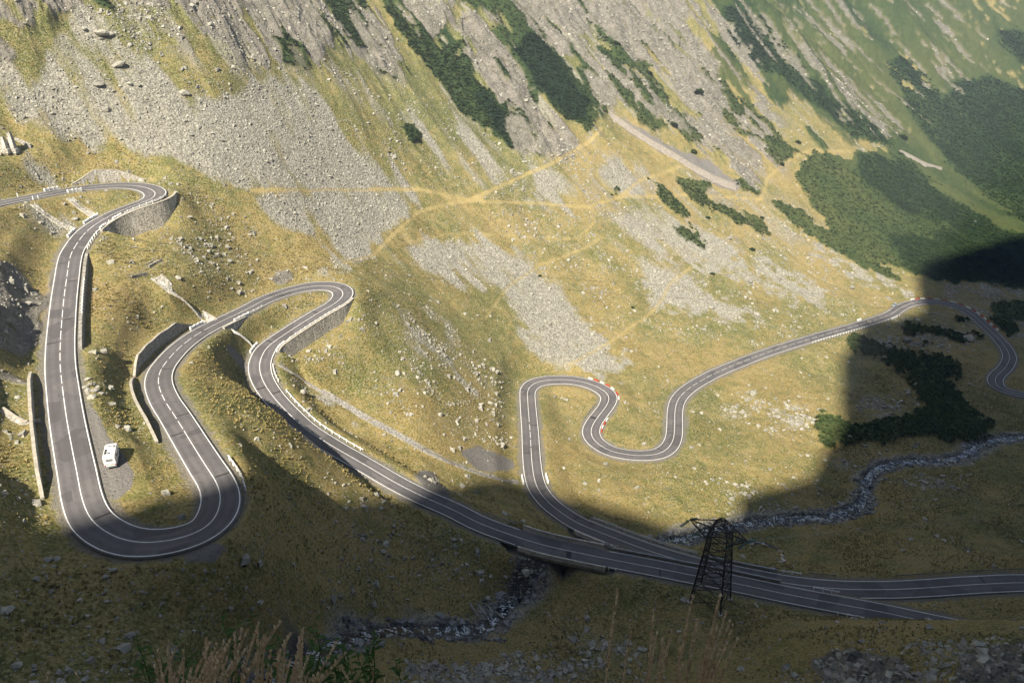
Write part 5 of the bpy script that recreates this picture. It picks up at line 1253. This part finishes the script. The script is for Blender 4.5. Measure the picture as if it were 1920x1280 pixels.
def wire(p, q, sag, mat, label, group=None, rad=0.03, n=40):
    p = np.array(p, float); q = np.array(q, float); u = np.linspace(0, 1, n)
    pts = [p + (q - p) * a - np.array((0, 0, 4 * sag * a * (1 - a))) for a in u]
    o = MB().tube(pts, rad, 4).build("power_cable", mat); return tag(o, label, "cable", group)
names = {(1, 1.0): "outermost pale cable running right from the pylon", (1, .58): "inner pale cable running right from the nearer crossarm of the pylon", (-1, 1.0): "pale cable running right from the far crossarm tip of the pylon", (-1, .58): "pale cable running right from beside the far crossarm tip"}
for sx, f, right, p in TIPS:
    if right:
        e = at_d(2300 + 30 * sx * f, 872 + 22 * sx * f + 6 * f, 420)
        wire(p, e, 4.0, M['wire_pale'], names[(sx, f)], "cables running right from the pylon", 0.035)
wire(at_d(-120, 412, 205), at_d(2050, 560, 420), 7.0, M['wire'], "upper thin dark cable crossing the slope from the left edge", "cables across the slope", 0.045)
wire(at_d(-120, 422, 203), at_d(2050, 580, 418), 8.2, M['wire'], "lower thin dark cable crossing the slope from the left edge", "cables across the slope", 0.045)
for px, py, label in [(868,58,"small dark utility pole on the pale crag at the top"),(1274,88,"small dark utility pole on the rocks at upper right")]:
    q = hit(px, py)[0]; t = thing("utility_pole", tuple(q), label, "utility pole")
    MB().tube([q + (0, 0, -1), q + (0, 0, 7.5)], [.32, .24], 8).build("pole", M['dark_steel'], t); MB().box(q + (0, 0, 6.9), (3.2, .3, .35)).build("crossarm", M['dark_steel'], t)
    for dx in (-1.4, 0, 1.4): MB().tube([q + (dx, 0, 7.05), q + (dx, 0, 7.7)], .2, 6).build("insulator", M['dark_steel'], t)
# small white roadside posts
for nm, (px, py), sd, label in [('R1', (52, 371), -1, "white marker post on the grass above the road at upper left"), ('R2', (1672, 589), 1, "white marker post on the far straight road near the car")]:
    r = ROUTES[nm]; p = off(r, s_of(r, px, py), sd * 4.4, 0); t = thing("marker_post", tuple(p), label, "marker post")
    MB().box(p + (0, 0, .55), (.28, .28, 1.4), taper=.8).build("shaft", M['white'], t); MB().box(p + (0, 0, 1.3), (.3, .3, .18)).build("cap", M['oxide'], t)
# tar seams across the carriageway
M['tar'] = plain_mat("bitumen_seam", (0.035, 0.032, 0.032), (0.05, 0.046, 0.045), 2, 0.6)
mb = MB()
for nm, px, py, hf in [('R1',124,490,1),('R1',123,527,-1),('R1',118,598,-1),('R1',114,640,1),('R1',349,637,0),('R1',304,694,1),('R1',330,782,1),('R1',345,812,-1),('R1',400,897,1),('R1',170,975,-1),('R1',597,586,1),('R1',510,638,1),('R1',520,548,1),('R1',500,722,1),('R1',510,735,-1),('R1',1060,1030,1),('R1',1235,1066,1),('R2',997,850,-1),('R2',994,797,1),('R2',989,732,-1),('R2',1268,797,1),('R2',1262,812,-1),('R2',1288,732,1),('R2',1245,847,-1),('R2',1075,975,1),('R2',1850,1093,1),('R2',1125,786,1),('R2',1320,705,1)]:
    r = ROUTES[nm]; s = s_of(r, px, py); o0, o1 = ((-3.2, 3.2) if hf == 0 else ((.25, 3.05) if hf > 0 else (-3.05, -.25)))
    Vv, Ff, _ = strip("", r, s, s + (.5 if px not in (1125, 1060) else 1.6), o0, o1, .010, None); mb.add(Vv, [tuple(f) for f in Ff])
structure(mb.build("road_seam", M['tar']))

# ------------------------------------------------------------------ foreground: dry stalks and leafy plants on the bank under the viewer
M['straw'] = plain_mat("dry_straw", (0.85, 0.66, 0.45), (0.68, 0.49, 0.31), 14, 0.8)
M['leaf'] = plain_mat("green_leaf", (0.045, 0.095, 0.020), (0.085, 0.14, 0.035), 9, 0.6)
def stalk_mb(mb, tip, length, lean, rs, feather=1.0):
    base = tip - np.array((lean[0], lean[1], 1.0)) * length
    pts = [base + (tip - base) * u + np.array((lean[0], lean[1], 0)) * length * .25 * (u * u - u) for u in np.linspace(0, 1, 9)]
    mb.tube(pts, [.006, .006, .0055, .0052, .0048, .0042, .0034, .0026, .001], 5)
    for u in np.linspace(.38, .985, int(60 * feather)):
        p = base + (tip - base) * u + np.array((lean[0], lean[1], 0)) * length * .25 * (u * u - u)
        a = rs.uniform(0, 6.28); l = rs.uniform(.03, .075) * (1.15 - u * .75); d = np.array((math.cos(a) * .3, math.sin(a) * .3, 1.0)); d /= np.linalg.norm(d)
        s_ = np.cross(d, (math.cos(a), math.sin(a), .2)); s_ /= np.linalg.norm(s_); w_ = .0105
        mb.add([p, p + d * l * .5 + s_ * w_, p + d * l, p + d * l * .5 - s_ * w_], [(0, 1, 2, 3)])
rs = np.random.default_rng(12)
st = [(1158,1103,4.3,.03),(1183,1170,4.2,.02),(1226,1140,4.1,-.02),(1231,1185,4.15,.03),(1243,1195,4.1,0),(1246,1203,4.2,.02),(1260,1180,4.3,.06),(1276,1190,4.2,-.03),(1299,1115,4.2,.03),(1308,1160,4.1,.02),(1302,1178,4.15,0),(1351,1115,4.3,.05),(1364,1143,4.2,.09),(1369,1163,4.25,.10),(1376,1170,4.4,.12),(1384,1195,4.3,.15),(1316,1215,4.2,.02),(1341,1210,4.3,.08),(1280,1240,4.1,.0),(1345,1170,4.4,.06)]
for k_, (px, py, d, ln) in enumerate(sorted(st)):
    mb = MB(); tip = at_d(px, py, d); stalk_mb(mb, tip, 1.15, (ln, 0), rs, 1.2)
    lab = "leftmost tall dry grass stalk in front of the pylon" if k_ == 0 else ("rightmost leaning dry grass stalk in front of the pylon" if k_ == len(st) - 1 else "thin dry grass stalk among those in front of the pylon")
    tag(mb.build("grass_stalk", M['straw']), lab, "grass stalk", "dry stalks in front of the pylon")
mb = MB()
for k_ in range(58):
    px = rs.uniform(285, 600); edge = np.interp(px, [285, 310, 360, 420, 540, 575, 600], [1225, 1190, 1210, 1180, 1175, 1185, 1225]); py = edge + rs.uniform(-14, 75); d = rs.uniform(3.7, 4.6)
    stalk_mb(mb, at_d(px, py, d), rs.uniform(.8, 1.1), (rs.uniform(.10, .55) if px > 330 else rs.uniform(.0, .14), rs.uniform(-.05, .05)), rs, .9)
for px, py, ln in ((638,1196,.45),(650,1222,.6),(700,1250,.1),(640,1255,-.3),(96,1258,.5),(143,1258,.02),(725,1262,.15)):
    stalk_mb(mb, at_d(px, py, 4.2), .9, (ln, 0), rs, .7)
stuff(mb.build("dry_grass", M['straw']))
def leafy(tip, h, rs):
    mb = MB(); base = tip - np.array((rs.uniform(-.15, .15), rs.uniform(-.1, .1), 1)) * h
    mb.tube([base, (base + tip) / 2 + rs.normal(0, .012, 3), tip], [.005, .004, .0015], 5); n = int(24 * h + 8)
    for u in np.linspace(.15, 1, n):
        p = base + (tip - base) * u; a = rs.uniform(0, 6.28); l = rs.uniform(.05, .12) * (1.2 - .6 * u); d = np.array((math.cos(a), math.sin(a), rs.uniform(.1, .7))); d /= np.linalg.norm(d); s_ = np.cross(d, (0, 0, 1)); s_ /= np.linalg.norm(s_); w_ = l * .17
        mb.add([p, p + d * l * .4 + s_ * w_, p + d * l - (0, 0, l * .2), p + d * l * .4 - s_ * w_], [(0, 1, 2, 3)])
    return mb
lp = [(255,1195),(285,1215),(265,1240),(330,1200),(365,1225),(415,1160),(440,1175),(470,1152),(520,1190),(590,1165),(605,1190),(585,1205),(625,1215),(560,1225),(640,1200),(665,1215),(690,1225),(655,1240),(610,1240),(580,1250),(700,1195),(500,1215),(355,1250),(310,1245),(740,1235)]
for k_, (px, py) in enumerate(sorted(lp)):
    o = leafy(at_d(px, py, rs.uniform(4.3, 5.2)), rs.uniform(.5, .8), rs).build("leafy_plant", M['leaf'])
    tag(o, "leftmost green leafy plant at the picture bottom" if k_ == 0 else ("rightmost green leafy plant at the picture bottom" if k_ == len(lp) - 1 else "green leafy plant among the dry grass at the picture bottom"), "plant", "green plants at the picture bottom")

# ------------------------------------------------------------------ the air
k = bpy.data.materials.new("haze_air"); k.use_nodes = True; k.node_tree.nodes.clear()
ou = k.node_tree.nodes.new('ShaderNodeOutputMaterial'); pv = k.node_tree.nodes.new('ShaderNodeVolumePrincipled')
pv.inputs['Density'].default_value = 0.00023; pv.inputs['Color'].default_value = (0.70, 0.82, 0.98, 1); pv.inputs['Anisotropy'].default_value = 0.2
k.node_tree.links.new(pv.outputs[0], ou.inputs['Volume'])
hz = MB().box((0, 255, 280), (3400, 2650, 1340)).build("haze", k); stuff(hz)
